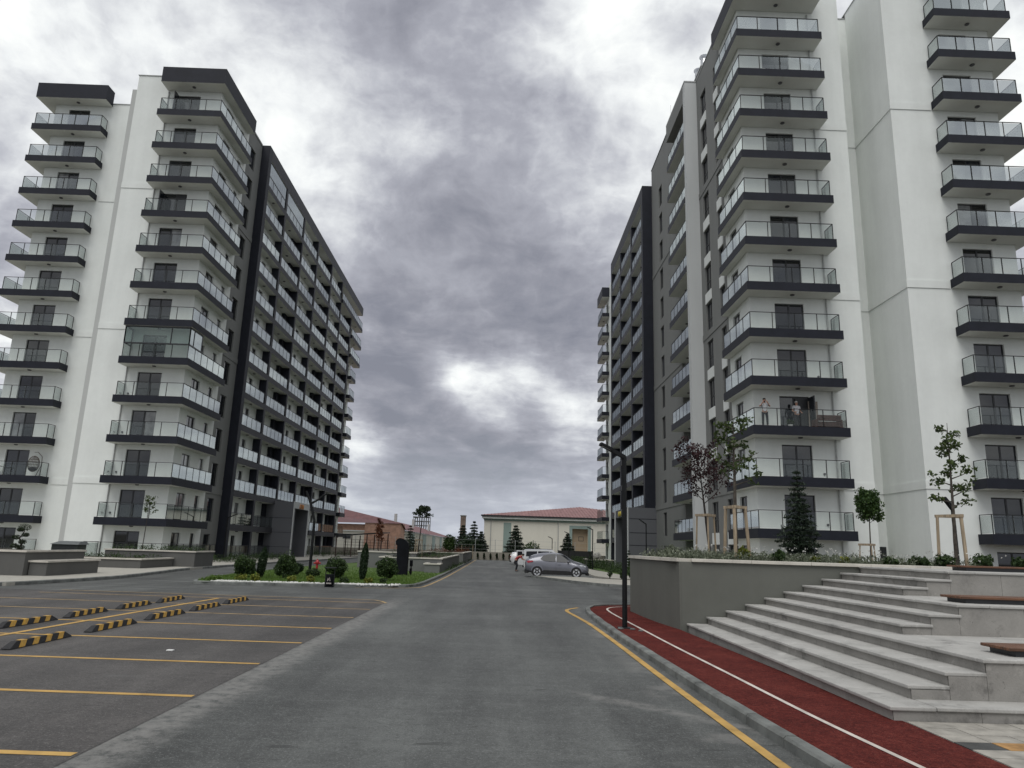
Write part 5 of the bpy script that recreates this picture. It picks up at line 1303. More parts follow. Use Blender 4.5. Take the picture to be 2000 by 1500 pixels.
for row, (xx, ys, nm) in enumerate([(-8.22, [13.85, 16.35, 18.85, 21.3, 23.65], 'row next to the road'), (-10.12, [16.55, 18.8, 21.15, 23.4], 'row behind the centre line')]):
    for i, y in enumerate(ys):
        lab = 'black and yellow rubber wheel stop, %s of the %s' % (ordn[i] if len(ys) == 5 else ['nearest', 'second', 'third', 'farthest'][i], nm)
        xj = xx+.02*i
        if w0 is None: w0 = wheel_stop(xj, y, lab)
        else:
            c = copy_tree(w0); c.location = (xj, y, .012); c.rotation_euler = (0, 0, rad(90+R.uniform(-2, 2))); c['label'] = lab
mb = MB(); mb.box(-5.69, 13.3, .012, -5.58, 13.38, .03); o = mb.build('litter', mat('white_litter', (.75, .75, .73), .6)); tag(o, 'small white scrap of litter lying on a parking bay', 'litter')

# =================================================================== vehicles
def carpaint(name, col, metal=.7, rough=.32):
    return mat(name, col, rough, .04, 1.5, metal=metal, coat=.8)
MTYRE = mat('tyre_rubber', (.014, .014, .015), .8, .2, 10); MRIM = mat('alloy_rim', (.50, .51, .53), .4, .05, 5, metal=.3)
MCGL = mat('car_glass', (.010, .012, .015), .06, .2, 2, spec=.28); MTRIM = mat('black_trim', (.014, .014, .015), .6, .15, 6)
MTAIL = mat('tail_light_red', (.28, .012, .02), .2, .1, 8, coat=.6); MHEAD = mat('head_light', (.55, .58, .60), .12, .1, 8, coat=.6); MPLATE = mat('number_plate', (.65, .65, .62), .5)
def loft(sts):
    """sts: list of (x, [(y,z)...]) half sections from sill to roof centre"""
    mb = MB(); n = len(sts[0][1]); rows = []
    for x, sec in sts: rows.append([(x, -y, z) for y, z in sec]+[(x, y, z) for y, z in sec[::-1]])
    m_ = 2*n
    for r in rows: mb.v += r
    for i in range(len(rows)-1):
        for j in range(m_-1): mb.f.append((i*m_+j, i*m_+j+1, (i+1)*m_+j+1, (i+1)*m_+j)); mb.m.append(0)
        mb.f.append((i*m_+m_-1, i*m_, (i+1)*m_, (i+1)*m_+m_-1)); mb.m.append(0)
    mb.f.append(tuple(range(m_))[::-1]); e = (len(rows)-1)*m_; mb.f.append(tuple(range(e, e+m_))); mb.m += [0, 0]
    return mb
def wheel(par, x, y, r, spokes=5):
    s = -1 if y < 0 else 1
    t = MB(); prof = [(r*.66, -.10), (r*.92, -.105), (r, -.08), (r, .08), (r*.92, .105), (r*.66, .10)]
    for (rr, yy) in prof:
        for k in range(24): a = 6.2832*k/24; t.v.append((x+rr*math.cos(a), y+yy, r+rr*math.sin(a)))
    for i in range(5):
        for k in range(24): k2 = (k+1) % 24; t.f.append((i*24+k, i*24+k2, (i+1)*24+k2, (i+1)*24+k)); t.m.append(0)
    w = auto_smooth(t.build('wheel', MTYRE, par))
    d = MB(); yy = y+s*.045; d.tube([(x, yy-s*.02, r), (x, yy, r)], r*.66, 20); d.build('brake_disc', MTRIM, w)
    rm = MB(); f = y+s*.085
    for k in range(spokes):
        a = 6.2832*k/spokes+.3; c, sn = math.cos(a), math.sin(a); pc, ps = -sn, c
        for w0_, w1_, r0, r1 in ((.085, .135, .04, r*.66),):
            q = [(x+c*r0-pc*w0_*.6, f, r+sn*r0-ps*w0_*.6), (x+c*r1-pc*w1_*.6, f+s*.008, r+sn*r1-ps*w1_*.6), (x+c*r1+pc*w1_*.6, f+s*.008, r+sn*r1+ps*w1_*.6), (x+c*r0+pc*w0_*.6, f, r+sn*r0+ps*w0_*.6)]
            b = [(p[0], p[1]-s*.03, p[2]) for p in q]
            rm.face(q); rm.face(b[::-1])
            for i in range(4): j = (i+1) % 4; rm.face([q[i], q[j], b[j], b[i]])
    for k in range(24):
        a0, a1 = 6.2832*k/24, 6.2832*(k+1)/24
        P_ = lambda a, rr, o: (x+rr*math.cos(a), f+o, r+rr*math.sin(a))
        rm.face([P_(a0, r*.57, 0), P_(a1, r*.57, 0), P_(a1, r*.69, s*.012), P_(a0, r*.69, s*.012)])
    rm.tube([(x, f-s*.02, r), (x, f+s*.012, r)], .055, 10)
    rm.build('rim', MRIM, w); return w
def arch(par, x, y, r, mt, w=.02):
    s = -1 if y < 0 else 1; mb = MB()
    for k in range(16):
        a0 = math.pi*(.06+.88*k/16); a1 = math.pi*(.06+.88*(k+1)/16)
        P_ = lambda a, rr, o: (x+rr*math.cos(a), y+s*o, r*.97+rr*math.sin(a))
        mb.face([P_(a0, r*1.07, w), P_(a1, r*1.07, w), P_(a1, r*1.26, w*.6), P_(a0, r*1.26, w*.6)])
        mb.face([P_(a0, r*1.26, w*.6), P_(a1, r*1.26, w*.6), P_(a1, r*1.26, -.05), P_(a0, r*1.26, -.05)])
        mb.face([P_(a0, 0.02, -.012), P_(a1, 0.02, -.012), P_(a1, r*1.07, -.012), P_(a0, r*1.07, -.012)]) if False else None
    mb.build('wheel_arch', mt, par)
    w_ = MB(); pts_ = [(x+r*1.13*math.cos(math.pi*(-.10+1.2*k/18)), r*.97+r*1.13*math.sin(math.pi*(-.10+1.2*k/18))) for k in range(19)]
    w_.face([(p[0], y+s*.004, p[1]) for p in pts_]); w_.build('wheel_well', MTRIM, par)
def crossover():
    t = thing('parked_car', 'silver grey crossover car parked side on across the end of the bays', 'car', (4.02, 51.05, .0), rad(-4), 'cars parked right of the street', True); t.scale = (1, 1, 1.07)
    P_ = carpaint('silver_grey_paint', (.15, .154, .178), .4)
    # +x = front. x stations: (x, half-section sill -> flank -> belt -> roof edge -> roof centre)
    S = [(-2.17, [(.55, .42), (.70, .50), (.74, .72), (.70, .92), (.62, 1.00), (.0, 1.02)]),
         (-2.05, [(.62, .30), (.80, .45), (.84, .72), (.80, .98), (.70, 1.10), (.0, 1.14)]),
         (-1.75, [(.78, .24), (.88, .45), (.895, .76), (.84, 1.03), (.68, 1.27), (.0, 1.34)]),
         (-1.35, [(.80, .22), (.90, .45), (.905, .80), (.845, 1.04), (.62, 1.40), (.0, 1.46)]),
         (-.85, [(.80, .21), (.865, .45), (.875, .76), (.83, 1.01), (.58, 1.48), (.0, 1.535)]),
         (-.25, [(.80, .21), (.855, .45), (.865, .72), (.82, .97), (.56, 1.505), (.0, 1.555)]),
         (.30, [(.80, .21), (.855, .45), (.865, .70), (.82, .95), (.56, 1.46), (.0, 1.52)]),
         (.72, [(.80, .21), (.86, .45), (.87, .70), (.815, .94), (.62, 1.24), (.0, 1.33)]),
         (1.10, [(.80, .22), (.88, .45), (.89, .72), (.80, .94), (.70, 1.0), (.0, 1.06)]),
         (1.45, [(.80, .22), (.90, .45), (.90, .74), (.78, .90), (.60, .95), (.0, 1.0)]),
         (1.85, [(.76, .24), (.86, .42), (.86, .68), (.70, .80), (.5, .86), (.0, .90)]),
         (2.08, [(.62, .26), (.76, .40), (.76, .60), (.60, .72), (.4, .76), (.0, .79)]),
         (2.19, [(.45, .30), (.58, .40), (.58, .55), (.45, .62), (.3, .65), (.0, .66)])]
    b = loft(S).build('body', P_, t, smooth=True); auto_smooth(b, 50)
    ss = b.modifiers.new('sub', 'SUBSURF'); ss.levels = 1; ss.render_levels = 2
    for s in (-1, 1):
        def gp(pts, name, mt=MCGL, o=.012):
            mb = MB(); mb.face([(x, s*(y+o), z) for x, y, z in (pts if s < 0 else pts[::-1])]); return mb.build(name, mt, t)
        gp([(-.02, .82, .985), (.98, .80, .955), (.50, .625, 1.36), (.25, .585, 1.43), (-.02, .585, 1.46)], 'side_window')
        gp([(-.08, .825, .99), (-.08, .59, 1.46), (-.55, .60, 1.44), (-.90, .66, 1.36), (-1.12, .78, 1.14), (-.85, .82, 1.02)], 'side_window')
        gp([(-1.95, .825, .86), (-1.60, .885, .95), (-1.58, .875, 1.02), (-1.90, .79, 1.03), (-2.05, .77, .97)], 'tail_light', MTAIL, .02)
        gp([(1.50, .855, .78), (1.95, .72, .70), (1.98, .64, .76), (1.62, .76, .86)], 'headlight', MHEAD, .02)
        gp([(-.97, .868, .46), (.97, .868, .42), (.97, .845, .19), (-.97, .845, .19)], 'sill_trim', MTRIM, .015)
        mb = MB(); mb.ball((.78, s*.95, 1.02), .08, .10, .07, 0, 8, 5); mb.build('mirror', P_, t, smooth=True)
        for x in (-1.32, 1.32): arch(t, x, s*.885, .345, P_, .03); wheel(t, x, s*.80, .345)
        mb = MB(); mb.obox((-1.0, s*.885, .74), (1.0, s*.875, .66), .012, .02); mb.build('door_crease', MTRIM, t) if False else None
        for x in (-.05, .98): 
            mb = MB(); mb.obox((x, s*.872, .42), (x-.03*(1 if x > .5 else 0), s*.842, .95), .008, .012); mb.build('door_seam', MTRIM, t)
        mb = MB(); mb.obox((.08, s*.872, .82), (.26, s*.872, .815), .025, .025); mb.build('door_handle', P_, t)
    mb = MB(); mb.face([(.98, -.66, 1.02), (.98, .66, 1.02), (.46, .53, 1.45), (.46, -.53, 1.45)]); o = mb.build('windscreen', MCGL, t)
    mb = MB(); mb.box(-2.18, -.7, .24, -1.9, .7, .50); bevel(mb.build('rear_bumper', MTRIM, t), .05, 2)
    mb = MB(); mb.box(1.95, -.62, .20, 2.2, .62, .36); bevel(mb.build('front_bumper', MTRIM, t), .05, 2)
    mb = MB(); mb.obox((-1.50, 0, 1.315), (-1.92, 0, 1.235), 1.1, .035); mb.build('spoiler', P_, t)
    mb = MB(); mb.box(-2.2, -.26, .62, -2.16, .26, .73); mb.build('number_plate', MPLATE, t)
    return t
crossover()
def van(x, y, lab):
    t = thing('parked_van', lab, 'van', (x, y, 0), rad(-2), 'cars parked right of the street', True)
    P_ = carpaint('white_van_paint', (.55, .56, .56), 0, .35)
    S = [(-2.15, [(.74, .35), (.80, .5), (.82, .9), (.78, 1.2), (.70, 1.68), (.0, 1.72)]),
         (-2.0, [(.78, .28), (.84, .5), (.86, .9), (.82, 1.2), (.73, 1.76), (.0, 1.80)]),
         (-.8, [(.80, .25), (.86, .5), (.87, .9), (.83, 1.18), (.73, 1.80), (.0, 1.84)]),
         (.3, [(.80, .25), (.86, .5), (.87, .9), (.83, 1.15), (.70, 1.74), (.0, 1.80)]),
         (.85, [(.80, .25), (.86, .5), (.87, .86), (.82, 1.1), (.70, 1.38), (.0, 1.44)]),
         (1.3, [(.80, .25), (.86, .5), (.86, .82), (.78, 1.02), (.66, 1.08), (.0, 1.12)]),
         (1.9, [(.74, .27), (.80, .45), (.80, .72), (.68, .86), (.5, .9), (.0, .93)]),
         (2.12, [(.6, .3), (.66, .42), (.66, .6), (.5, .72), (.4, .75), (.0, .78)])]
    b = loft(S).build('body', P_, t, smooth=True); auto_smooth(b, 45)
    for s in (-1, 1):
        for pts in ([(-1.95, .80, 1.22), (-1.0, .815, 1.2), (-1.0, .73, 1.66), (-1.9, .73, 1.62)], [(-.92, .815, 1.2), (.0, .815, 1.18), (.0, .725, 1.66), (-.92, .73, 1.66)], [(.06, .815, 1.17), (.95, .80, 1.08), (.55, .72, 1.55), (.06, .725, 1.65)]):
            mb = MB(); mb.face([(x_, s*(y_+.03), z_) for x_, y_, z_ in (pts if s < 0 else pts[::-1])]); mb.build('side_window', MCGL, t)
        for xw in (-1.3, 1.32): arch(t, xw, s*.86, .32, P_, .02); wheel(t, xw, s*.78, .32)
        mb = MB(); mb.box(-2.17, s*.62, .85, -2.10, s*.78, 1.35); mb.build('tail_light', MTAIL, t)
        mb = MB(); mb.obox((-1.9, s*.60, 1.84), (.2, s*.58, 1.84), .05, .04); mb.build('roof_rail', MTRIM, t)
    # raised-open tailgate on the camera side corner: dark plate painting the load space's shade and swung door
    mb = MB(); mb.box(-2.175, -.62, .62, -2.155, .62, 1.60); mb.build('load_space_shade', MTRIM, t)
    mb = MB(); mb.box(-2.75, -.80, .50, -2.16, -.75, 1.70); dr = mb.build('rear_door', P_, t)
    mb = MB(); mb.box(-2.66, -.805, 1.15, -2.26, -.798, 1.60); mb.build('pane', MCGL, dr)
    mb = MB(); mb.box(-2.22, -.78, .32, -2.1, .78, .5); mb.build('rear_bumper', MTRIM, t)
    return t
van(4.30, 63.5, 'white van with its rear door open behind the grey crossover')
def hatch(x, y, lab):
    t = thing('parked_car', lab, 'car', (x, y, 0), rad(2), 'cars parked right of the street', True)
    P_ = carpaint('white_car_paint', (.70, .70, .70), 0, .3)
    S = [(-2.0, [(.62, .35), (.72, .5), (.74, .75), (.70, .95), (.62, 1.02), (.0, 1.04)]),
         (-1.8, [(.76, .27), (.82, .5), (.84, .8), (.79, 1.0), (.62, 1.30), (.0, 1.35)]),
         (-.9, [(.78, .24), (.84, .5), (.85, .8), (.80, 1.0), (.58, 1.43), (.0, 1.48)]),
         (.2, [(.78, .24), (.84, .5), (.85, .78), (.80, .97), (.58, 1.43), (.0, 1.48)]),
         (.9, [(.78, .24), (.84, .5), (.85, .76), (.79, .95), (.68, 1.03), (.0, 1.08)]),
         (1.7, [(.74, .25), (.80, .45), (.80, .68), (.68, .82), (.5, .86), (.0, .9)]),
         (2.0, [(.58, .3), (.64, .42), (.64, .58), (.5, .66), (.4, .68), (.0, .7)])]
    auto_smooth(loft(S).build('body', P_, t, smooth=True), 45)
    for s in (-1, 1):
        pts = [(-1.3, .80, 1.02), (.75, .79, .98), (.2, .60, 1.38), (-1.0, .61, 1.38)]
        mb = MB(); mb.face([(x_, s*(y_+.03), z_) for x_, y_, z_ in (pts if s < 0 else pts[::-1])]); mb.build('side_window', MCGL, t)
        for xw in (-1.25, 1.25): arch(t, xw, s*.84, .31, P_, .02); wheel(t, xw, s*.76, .31)
        mb = MB(); mb.box(-2.03, s*.45, .78, -1.90, s*.74, .95); mb.build('tail_light', MTAIL, t)
    mb = MB(); mb.face([(-1.99, -.58, 1.05), (-1.83, -.56, 1.30), (-1.83, .56, 1.30), (-1.99, .58, 1.05)]); mb.build('rear_window', MCGL, t)
    mb = MB(); mb.box(-2.06, -.7, .3, -1.9, .7, .48); mb.build('rear_bumper', MTRIM, t)
    return t
hatch(3.35, 84, 'white hatchback beyond the open van, only its red tail light corner showing')

# =================================================================== people
MSKIN = mat('skin', (.36, .20, .14), .55, .1, 8); MSHW = mat('grey_white_shirt', (.42, .43, .44), .8, .1, 10); MTRD = mat('dark_trousers', (.016, .017, .022), .8, .15, 8); MHAIR = mat('dark_hair', (.014, .011, .009), .6, .2, 20)
MSHR = mat('red_shirt', (.30, .028, .03), .8, .12, 8); MSHP = mat('pale_patterned_shirt', (.50, .50, .52), .8, .3, 25); MCAP = mat('pale_cap', (.5, .48, .45), .7); MSHOE = mat('shoe', (.02, .02, .02), .6)
def skin(name, verts, edges, radii, mt, parent, lv=2):
    me = bpy.data.meshes.new(name); me.from_pydata(verts, edges, []); me.materials.append(mt)
    o = bpy.data.objects.new(name, me); COL.objects.link(o); o.parent = parent; OR[o.name] = Vector((0, 0, 0))
    sk = o.modifiers.new('skin', 'SKIN'); sk.use_smooth_shade = True
    lay = me.skin_vertices[0] if me.skin_vertices else None
    if lay is None:
        bm = bmesh.new(); bm.from_mesh(me); bm.verts.layers.skin.verify(); bm.to_mesh(me); bm.free(); lay = me.skin_vertices[0]
    for i, r_ in enumerate(radii):
        lay.data[i].radius = (r_, r_) if not isinstance(r_, tuple) else r_
        lay.data[i].use_root = (i == 0)
    sb = o.modifiers.new('sub', 'SUBSURF'); sb.levels = lv; sb.render_levels = lv; return o
def chain(V, E, Rr, start, pts):
    prev = start
    for p, r_ in pts: V.append(p); Rr.append(r_); E.append((prev, len(V)-1)); prev = len(V)-1
    return prev
def figure(label, loc, rz, pose, shirt, trousers, hair, h=1.0):
    """pose: joint positions (facing -y): hip, chest, neck, head, arms, legs"""
    t = thing('person', label, 'person', loc, rz, None, True); t.scale = (h, h, h)
    J = pose
    V = [J['hip']]; E = []; Rr = [.13]
    c = chain(V, E, Rr, 0, [(J['waist'], .115), (J['chest'], .125), (J['neck'], .055), (J['chin'], .066)])
    chain(V, E, Rr, c, [(J['head'], .088), (J['crown'], .062)])
    for s in 'LR':
        e = chain(V, E, Rr, 2, [(J['sho'+s], .058), (J['elb'+s], .042), (J['wri'+s], .030)])
        chain(V, E, Rr, e, [(J['han'+s], .040), (J['fin'+s], .020)])
        th = chain(V, E, Rr, e, [(tuple(Vector(J['han'+s])+Vector((.03 if s == 'L' else -.03, -.025, .01))), .013)])
        chain(V, E, Rr, 0, [(J['thi'+s], .088), (J['kne'+s], .060), (J['ank'+s], .042), (J['toe'+s], .035)])
    skin('body', V, E, Rr, MSKIN, t)
    # shirt shell with sleeves to the elbow
    V = [J['waist']]; E = []; Rr = [.132]
    low = tuple(Vector(J['hip']).lerp(Vector(J['waist']), -.10)); chain(V, E, Rr, 0, [(low, .158)])
    c = chain(V, E, Rr, 0, [(J['chest'], .142)]); top = tuple(Vector(J['chest']).lerp(Vector(J['neck']), .62)); chain(V, E, Rr, c, [(top, .085)])
    for s in 'LR':
        mid = tuple(Vector(J['sho'+s]).lerp(Vector(J['elb'+s]), .75)); chain(V, E, Rr, c, [(J['sho'+s], .075), (mid, .060)])
    skin('shirt', V, E, Rr, shirt, t)
    V = [tuple(Vector(J['hip'])+Vector((0, 0, .03)))]; E = []; Rr = [.150]
    for s in 'LR': chain(V, E, Rr, 0, [(J['thi'+s], .100), (J['kne'+s], .074), (tuple(Vector(J['ank'+s])+Vector((0, 0, .01))), .062)])
    skin('trousers', V, E, Rr, trousers, t)
    mb = MB(); hc = Vector(J['head']).lerp(Vector(J['crown']), .55); fw = J.get('fwd', (0, -1, 0))
    mb.ball((hc.x-fw[0]*.018, hc.y-fw[1]*.018, hc.z+.012), .092, .105, .085, 0, 12, 8); mb.build('hair', hair, t, smooth=True)
    hd = Vector(J['chin']).lerp(Vector(J['head']), .65); f = Vector(fw)
    mb = MB(); mb.ball(hd+f*.088+Vector((0, 0, -.005)), .014, .022, .022, 0, 6, 5); mb.build('nose', MSKIN, t, smooth=True)
    ex = f.cross(Vector((0, 0, 1)))
    for s in (-1, 1):
        mb = MB(); mb.ball(hd+f*.078+ex*s*.033+Vector((0, 0, .03)), .011, .011, .008, 0, 6, 4); mb.build('eye', MHAIR, t)
        mb = MB(); mb.ball(hd+ex*s*.088, .014, .022, .032, 0, 6, 4); mb.build('ear', MSKIN, t)
    mb = MB(); mb.obox(hd+f*.082+ex*-.024+Vector((0, 0, -.052)), hd+f*.082+ex*.024+Vector((0, 0, -.052)), .012, .010); mb.build('mouth', MRED, t)
    for s in 'LR':
        a = Vector(J['ank'+s]); b = Vector(J['toe'+s]); mb = MB(); mb.obox((a.x, a.y+.05, .045), (b.x, b.y-.02, .035), .09, .075); bevel(mb.build('shoe', MSHOE, t), .02, 2)
    return t
stand = dict(hip=(0, 0, .93), waist=(0, 0, 1.10), chest=(0, .01, 1.32), neck=(0, 0, 1.49), chin=(0, -.02, 1.55), head=(0, -.02, 1.64), crown=(0, 0, 1.71),
  shoL=(.19, 0, 1.41), elbL=(.31, -.10, 1.22), wriL=(.16, -.20, 1.42), hanL=(.10, -.20, 1.50), finL=(.07, -.18, 1.58), shoR=(-.19, 0, 1.41), elbR=(-.31, -.10, 1.22), wriR=(-.16, -.20, 1.42), hanR=(-.10, -.20, 1.50), finR=(-.07, -.18, 1.58),
  thiL=(.10, 0, .84), kneL=(.13, -.02, .48), ankL=(.14, .02, .08), toeL=(.15, -.13, .04), thiR=(-.10, 0, .84), kneR=(-.12, -.02, .48), ankR=(-.13, .02, .08), toeR=(-.14, -.13, .04))
FL = ZR(3)+.56
figure('bearded person in a pale shirt on the balcony holding both hands to the face', (15.78, 42.62, FL), rad(-8), stand, MSHW, MTRD, MHAIR, 1.0)
mb = MB(); mb.ball((0, -.075, 1.535), .055, .045, .045, 0, 8, 6); mb.build('beard', MHAIR, bpy.data.objects['person'], smooth=True)
p2 = dict(stand); p2.update(elbL=(.25, .02, 1.13), wriL=(.24, -.16, 1.00), hanL=(.22, -.23, .97), finL=(.20, -.30, .95), elbR=(-.27, .03, 1.13), wriR=(-.20, -.15, 1.02), hanR=(-.16, -.22, 1.02), finR=(-.13, -.28, 1.03))
figure('person in a pale cap and patterned shirt standing in the open balcony doorway', (17.86, 42.95, FL), rad(6), p2, MSHP, MTRD, MCAP, .97)
bend = dict(hip=(0, .18, .90), waist=(0, .10, 1.05), chest=(0, -.12, 1.20), neck=(0, -.30, 1.27), chin=(0, -.36, 1.28), head=(0, -.43, 1.32), crown=(0, -.47, 1.37), fwd=(0, -.9, -.43),
  shoL=(.18, -.20, 1.22), elbL=(.24, -.38, 1.0), wriL=(.18, -.58, .92), hanL=(.16, -.66, .92), finL=(.15, -.74, .91), shoR=(-.18, -.20, 1.22), elbR=(-.24, -.38, 1.0), wriR=(-.18, -.58, .92), hanR=(-.16, -.66, .92), finR=(-.15, -.74, .91),
  thiL=(.10, .16, .82), kneL=(.12, .06, .47), ankL=(.13, .14, .08), toeL=(.14, -.01, .04), thiR=(-.10, .16, .82), kneR=(-.12, .06, .47), ankR=(-.13, .14, .08), toeR=(-.14, -.01, .04))
figure('person in a red top and dark trousers leaning into the open van', (1.62, 61.3, 0), rad(80), bend, MSHR, MTRD, MHAIR, 1.0)

# balcony furniture
MSOFA = mat('brown_sofa', (.11, .055, .045), .7, .2, 6); MWHT = mat('white_pot', (.65, .65, .63), .4)
t = thing('balcony_sofa', 'brown sofa with low back on the balcony behind the two people', 'sofa', (19.6, 42.7, FL))
mb = MB(); mb.box(18.9, 42.45, FL+.1, 20.3, 43.05, FL+.42); bevel(mb.build('seat', MSOFA, t), .04, 2)
mb = MB(); mb.obox((18.85, 42.42, FL+.62), (20.3, 42.42, FL+.62), .10, .36); bevel(mb.build('backrest', MSOFA, t), .03, 2)
for x in (18.83, 20.33):
    mb = MB(); mb.box(x-.07, 42.42, FL+.02, x+.07, 43.05, FL+.55); bevel(mb.build('armrest', MSOFA, t), .03, 2)
t = thing('balcony_plant', 'dark leafy pot plant on the balcony floor beside the open door', 'pot plant', (17.3, 42.6, FL))
mb = MB(); mb.lathe([(.10, 0), (.14, .18), (.13, .18)], (17.3, 42.6, FL), 12); mb.build('pot', MWHT, t); mb = MB(); clump(mb, (17.3, 42.6, FL+.34), .22, 130, .075, 0, .8); mb.build('leaves', LSH, t)
t = thing('wall_panel', 'beige panel leaning on the balcony wall above the sofa', 'panel', (19.0, 43.25, FL+.5))
mb = MB(); mb.box(18.72, 43.24, FL+.05, 19.3, 43.3, FL+1.78); mb.build('board', mat('beige_board', (.36, .31, .26), .7), t)
FL2 = ZR(11)+.56
t = thing('balcony_daybed', 'pale rounded outdoor sofa behind glass high on the right tower', 'sofa', (16.0, 42.7, FL2))
mb = MB(); mb.box(15.6, 42.4, FL2, 16.9, 43.1, FL2+.35); bevel(mb.build('seat', MWHT, t), .1, 3); mb = MB(); mb.box(15.6, 42.9, FL2+.35, 16.9, 43.12, FL2+.7); bevel(mb.build('backrest', MWHT, t), .08, 3)
# hanging egg chair and table on the far left wing
FL3 = ZL(2)+.56
MWIC = mat('wicker', (.12, .10, .08), .8, .3, 20)
t = thing('hanging_chair', 'wicker hanging egg chair on a low balcony of the left wing', 'hanging chair', (-36.4, 57.05, FL3))
mb = MB(); mb.tube([(-36.4, 57.3, FL3), (-36.05, 57.3, FL3+.9), (-36.05, 57.2, FL3+1.55), (-36.35, 57.1, FL3+1.88), (-36.6, 57.05, FL3+1.85)], [.03, .03, .028, .025, .02], 6); mb.build('stand', MWIC, t)
mb = MB()
for k in range(12):
    a = 3.1416*k/12; pts_ = [(-36.5+math.cos(a)*.42*math.sin(u), 57.0+math.sin(a)*.34*math.sin(u), FL3+.95-.62*math.cos(u)) for u in [6.2832*j/20 for j in range(21)]]; mb.tube(pts_, .012, 4, cap=False)
for z_ in (.5, .7, .9, 1.1, 1.3): 
    rr = math.sqrt(max(0, 1-((z_-.95)/.62)**2)); mb.tube([(-36.5+math.cos(u)*.42*rr, 57.0+math.sin(u)*.34*rr, FL3+z_) for u in [6.2832*j/20 for j in range(21)]], .012, 4, cap=False)
mb.build('basket', MWIC, t)
mb = MB(); mb.ball((-36.5, 57.0, FL3+.55), .34, .28, .16, 0, 10, 6); mb.build('cushion', MTRD, t, smooth=True)
t = thing('balcony_table', 'white balcony table with chairs beside the hanging chair', 'table', (-39.4, 57.0, FL3))
mb = MB(); mb.box(-39.9, 56.75, FL3+.68, -38.9, 57.3, FL3+.72); mb.build('table_top', MWHT, t)
for x in (-39.85, -38.95):
    for y in (56.8, 57.25): mb = MB(); mb.box(x-.02, y-.02, FL3, x+.02, y+.02, FL3+.68); mb.build('leg', MWHT, t)

# =================================================================== right kerbside, hedges
slabmesh('sidewalk', [(2.45, 49.75), (3.3, 47.5), (5.2, 42.4), (6.75, 40.6), (10, 38.5), (30, 34), (30, 47), (14.5, 46.8), (8.4, 47.3), (6.6, 48.3), (5.8, 49.75)], .12, MSW)
kr4 = thing('kerb', 'pale kerb of the pavement in front of the grey crossover', 'kerb', (5, 44, 0)); kr4['kind'] = 'structure'; del kr4['category']
kerb(smooth_path([(2.35, 49.9), (3.15, 47.4), (5.1, 42.2), (6.7, 40.4), (10, 38.3), (20, 36)], 3), w=.14, h=.14, length=1.2, inward=1, parent=kr4)
sheet('flower_bed', [(6.7, 48.4), (8.4, 47.4), (14.5, 46.9), (14.5, 47.9), (8.4, 48.3), (6.9, 49.2)], .125, MSOIL)
slabmesh('sidewalk', [(6.9, 52.8), (7.6, 50), (14.5, 48.2), (30, 47.5), (30, 53), (14.5, 53.5), (9.5, 56.5), (8.7, 70), (9.4, 106), (7.9, 106), (7.2, 70)], .12, MSW)
for i, (x, y, h) in enumerate([(7.3, 48.5, .75), (8.0, 48.1, .8), (8.6, 47.9, .62), (9.1, 47.8, .66), (9.9, 47.6, .5)]):
    shrub('young_rose', (x, y, .12), .42, h, ['twiggy young rose nearest the crossover', 'second twiggy rose in the pavement bed', 'third twiggy rose left of the lamp', 'low twiggy rose behind the lamp', 'last twiggy rose beside the wall end'][i], 'young roses in the pavement bed', LSH, 160, .06, 'rose')
scatter('hedge', 'clipped green hedge along the right building', 9.7, 57, 10.6, 104, .1, 520, .85, LSH, 12, .08)
scatter('hedge', 'dark low hedge before the right entrance', 9.6, 53.6, 14.8, 56.8, .1, 300, .8, LSH, 12, .07)
sheet('lawn', [(9.6, 53.4), (15.3, 53.2), (15.3, 106), (9.5, 106), (9.3, 57)], .07, MLAWN)
conifer('young_conifer', (11.0, 62.5, .1), .95, 1.9, 'dark narrow conifer in front of the right entrance', None, LCY, 9, 1.2, .03, 'conifer', .07)
conifer('young_conifer', (9.4, 76.0, .1), .8, 1.6, 'slim dark conifer left of the entrance steps', None, LCY, 8, 1.0, .03, 'conifer', .07)
shrub('flower_pots', (10.9, 82, .9), 1.2, .8, 'pale flowering plants on the low wall at the far right tower', None, LFL, 500, .07, 'flowers')
planter('low grey wall beside the far right tower', [(9.9, 80, 12.4, 86, .9)], mt=MRW2)

# =================================================================== street end and backdrop
MBEI = stucco('beige_end_wall', (.30, .28, .235), .12)
t = thing('end_wall', 'low beige wall closing the far end of the street', 'wall', (0, 107, 0))
for (a, b) in pieces(-45, 40, 5.0): mb = MB(); mb.box(a+.01, 107.0, 0, b-.01, 107.25, 1.12+R.uniform(-.02, .02)); mb.build('wall_panel', MBEI, t)
for i in range(8):
    x = -3.9+i*.92
    shrub('wall_shrub', (x, 106.7, .0), .34, 1.12, ['leftmost', 'second', 'third', 'fourth', 'fifth', 'sixth', 'seventh', 'rightmost'][i]+' dark slim shrub of the row before the end wall', 'dark slim shrubs along the end wall', LCY, 220, .09)
t = thing('wire_fence', 'thin metal fence posts and wires above the end wall', 'fence', (0, 108, 0))
pm_ = None
for i in range(30):
    x = -44+i*2.9
    if pm_ is None: mb = MB(); mb.tube([(x, 107.6, 0), (x, 107.6, 2.9)], .035, 6); pm_ = mb.build('fence_post', MPIPE, t)
    else: c = copy_tree(pm_, t); c.location = pm_.location+Vector((2.9*i, 0, 0))
mb = MB()
for z_ in (1.5, 2.1, 2.8): mb.obox((-44, 107.6, z_), (40, 107.6, z_), .02, .02)
wv = mb.build('wire', MPIPE, t); wv['kind'] = 'stuff'
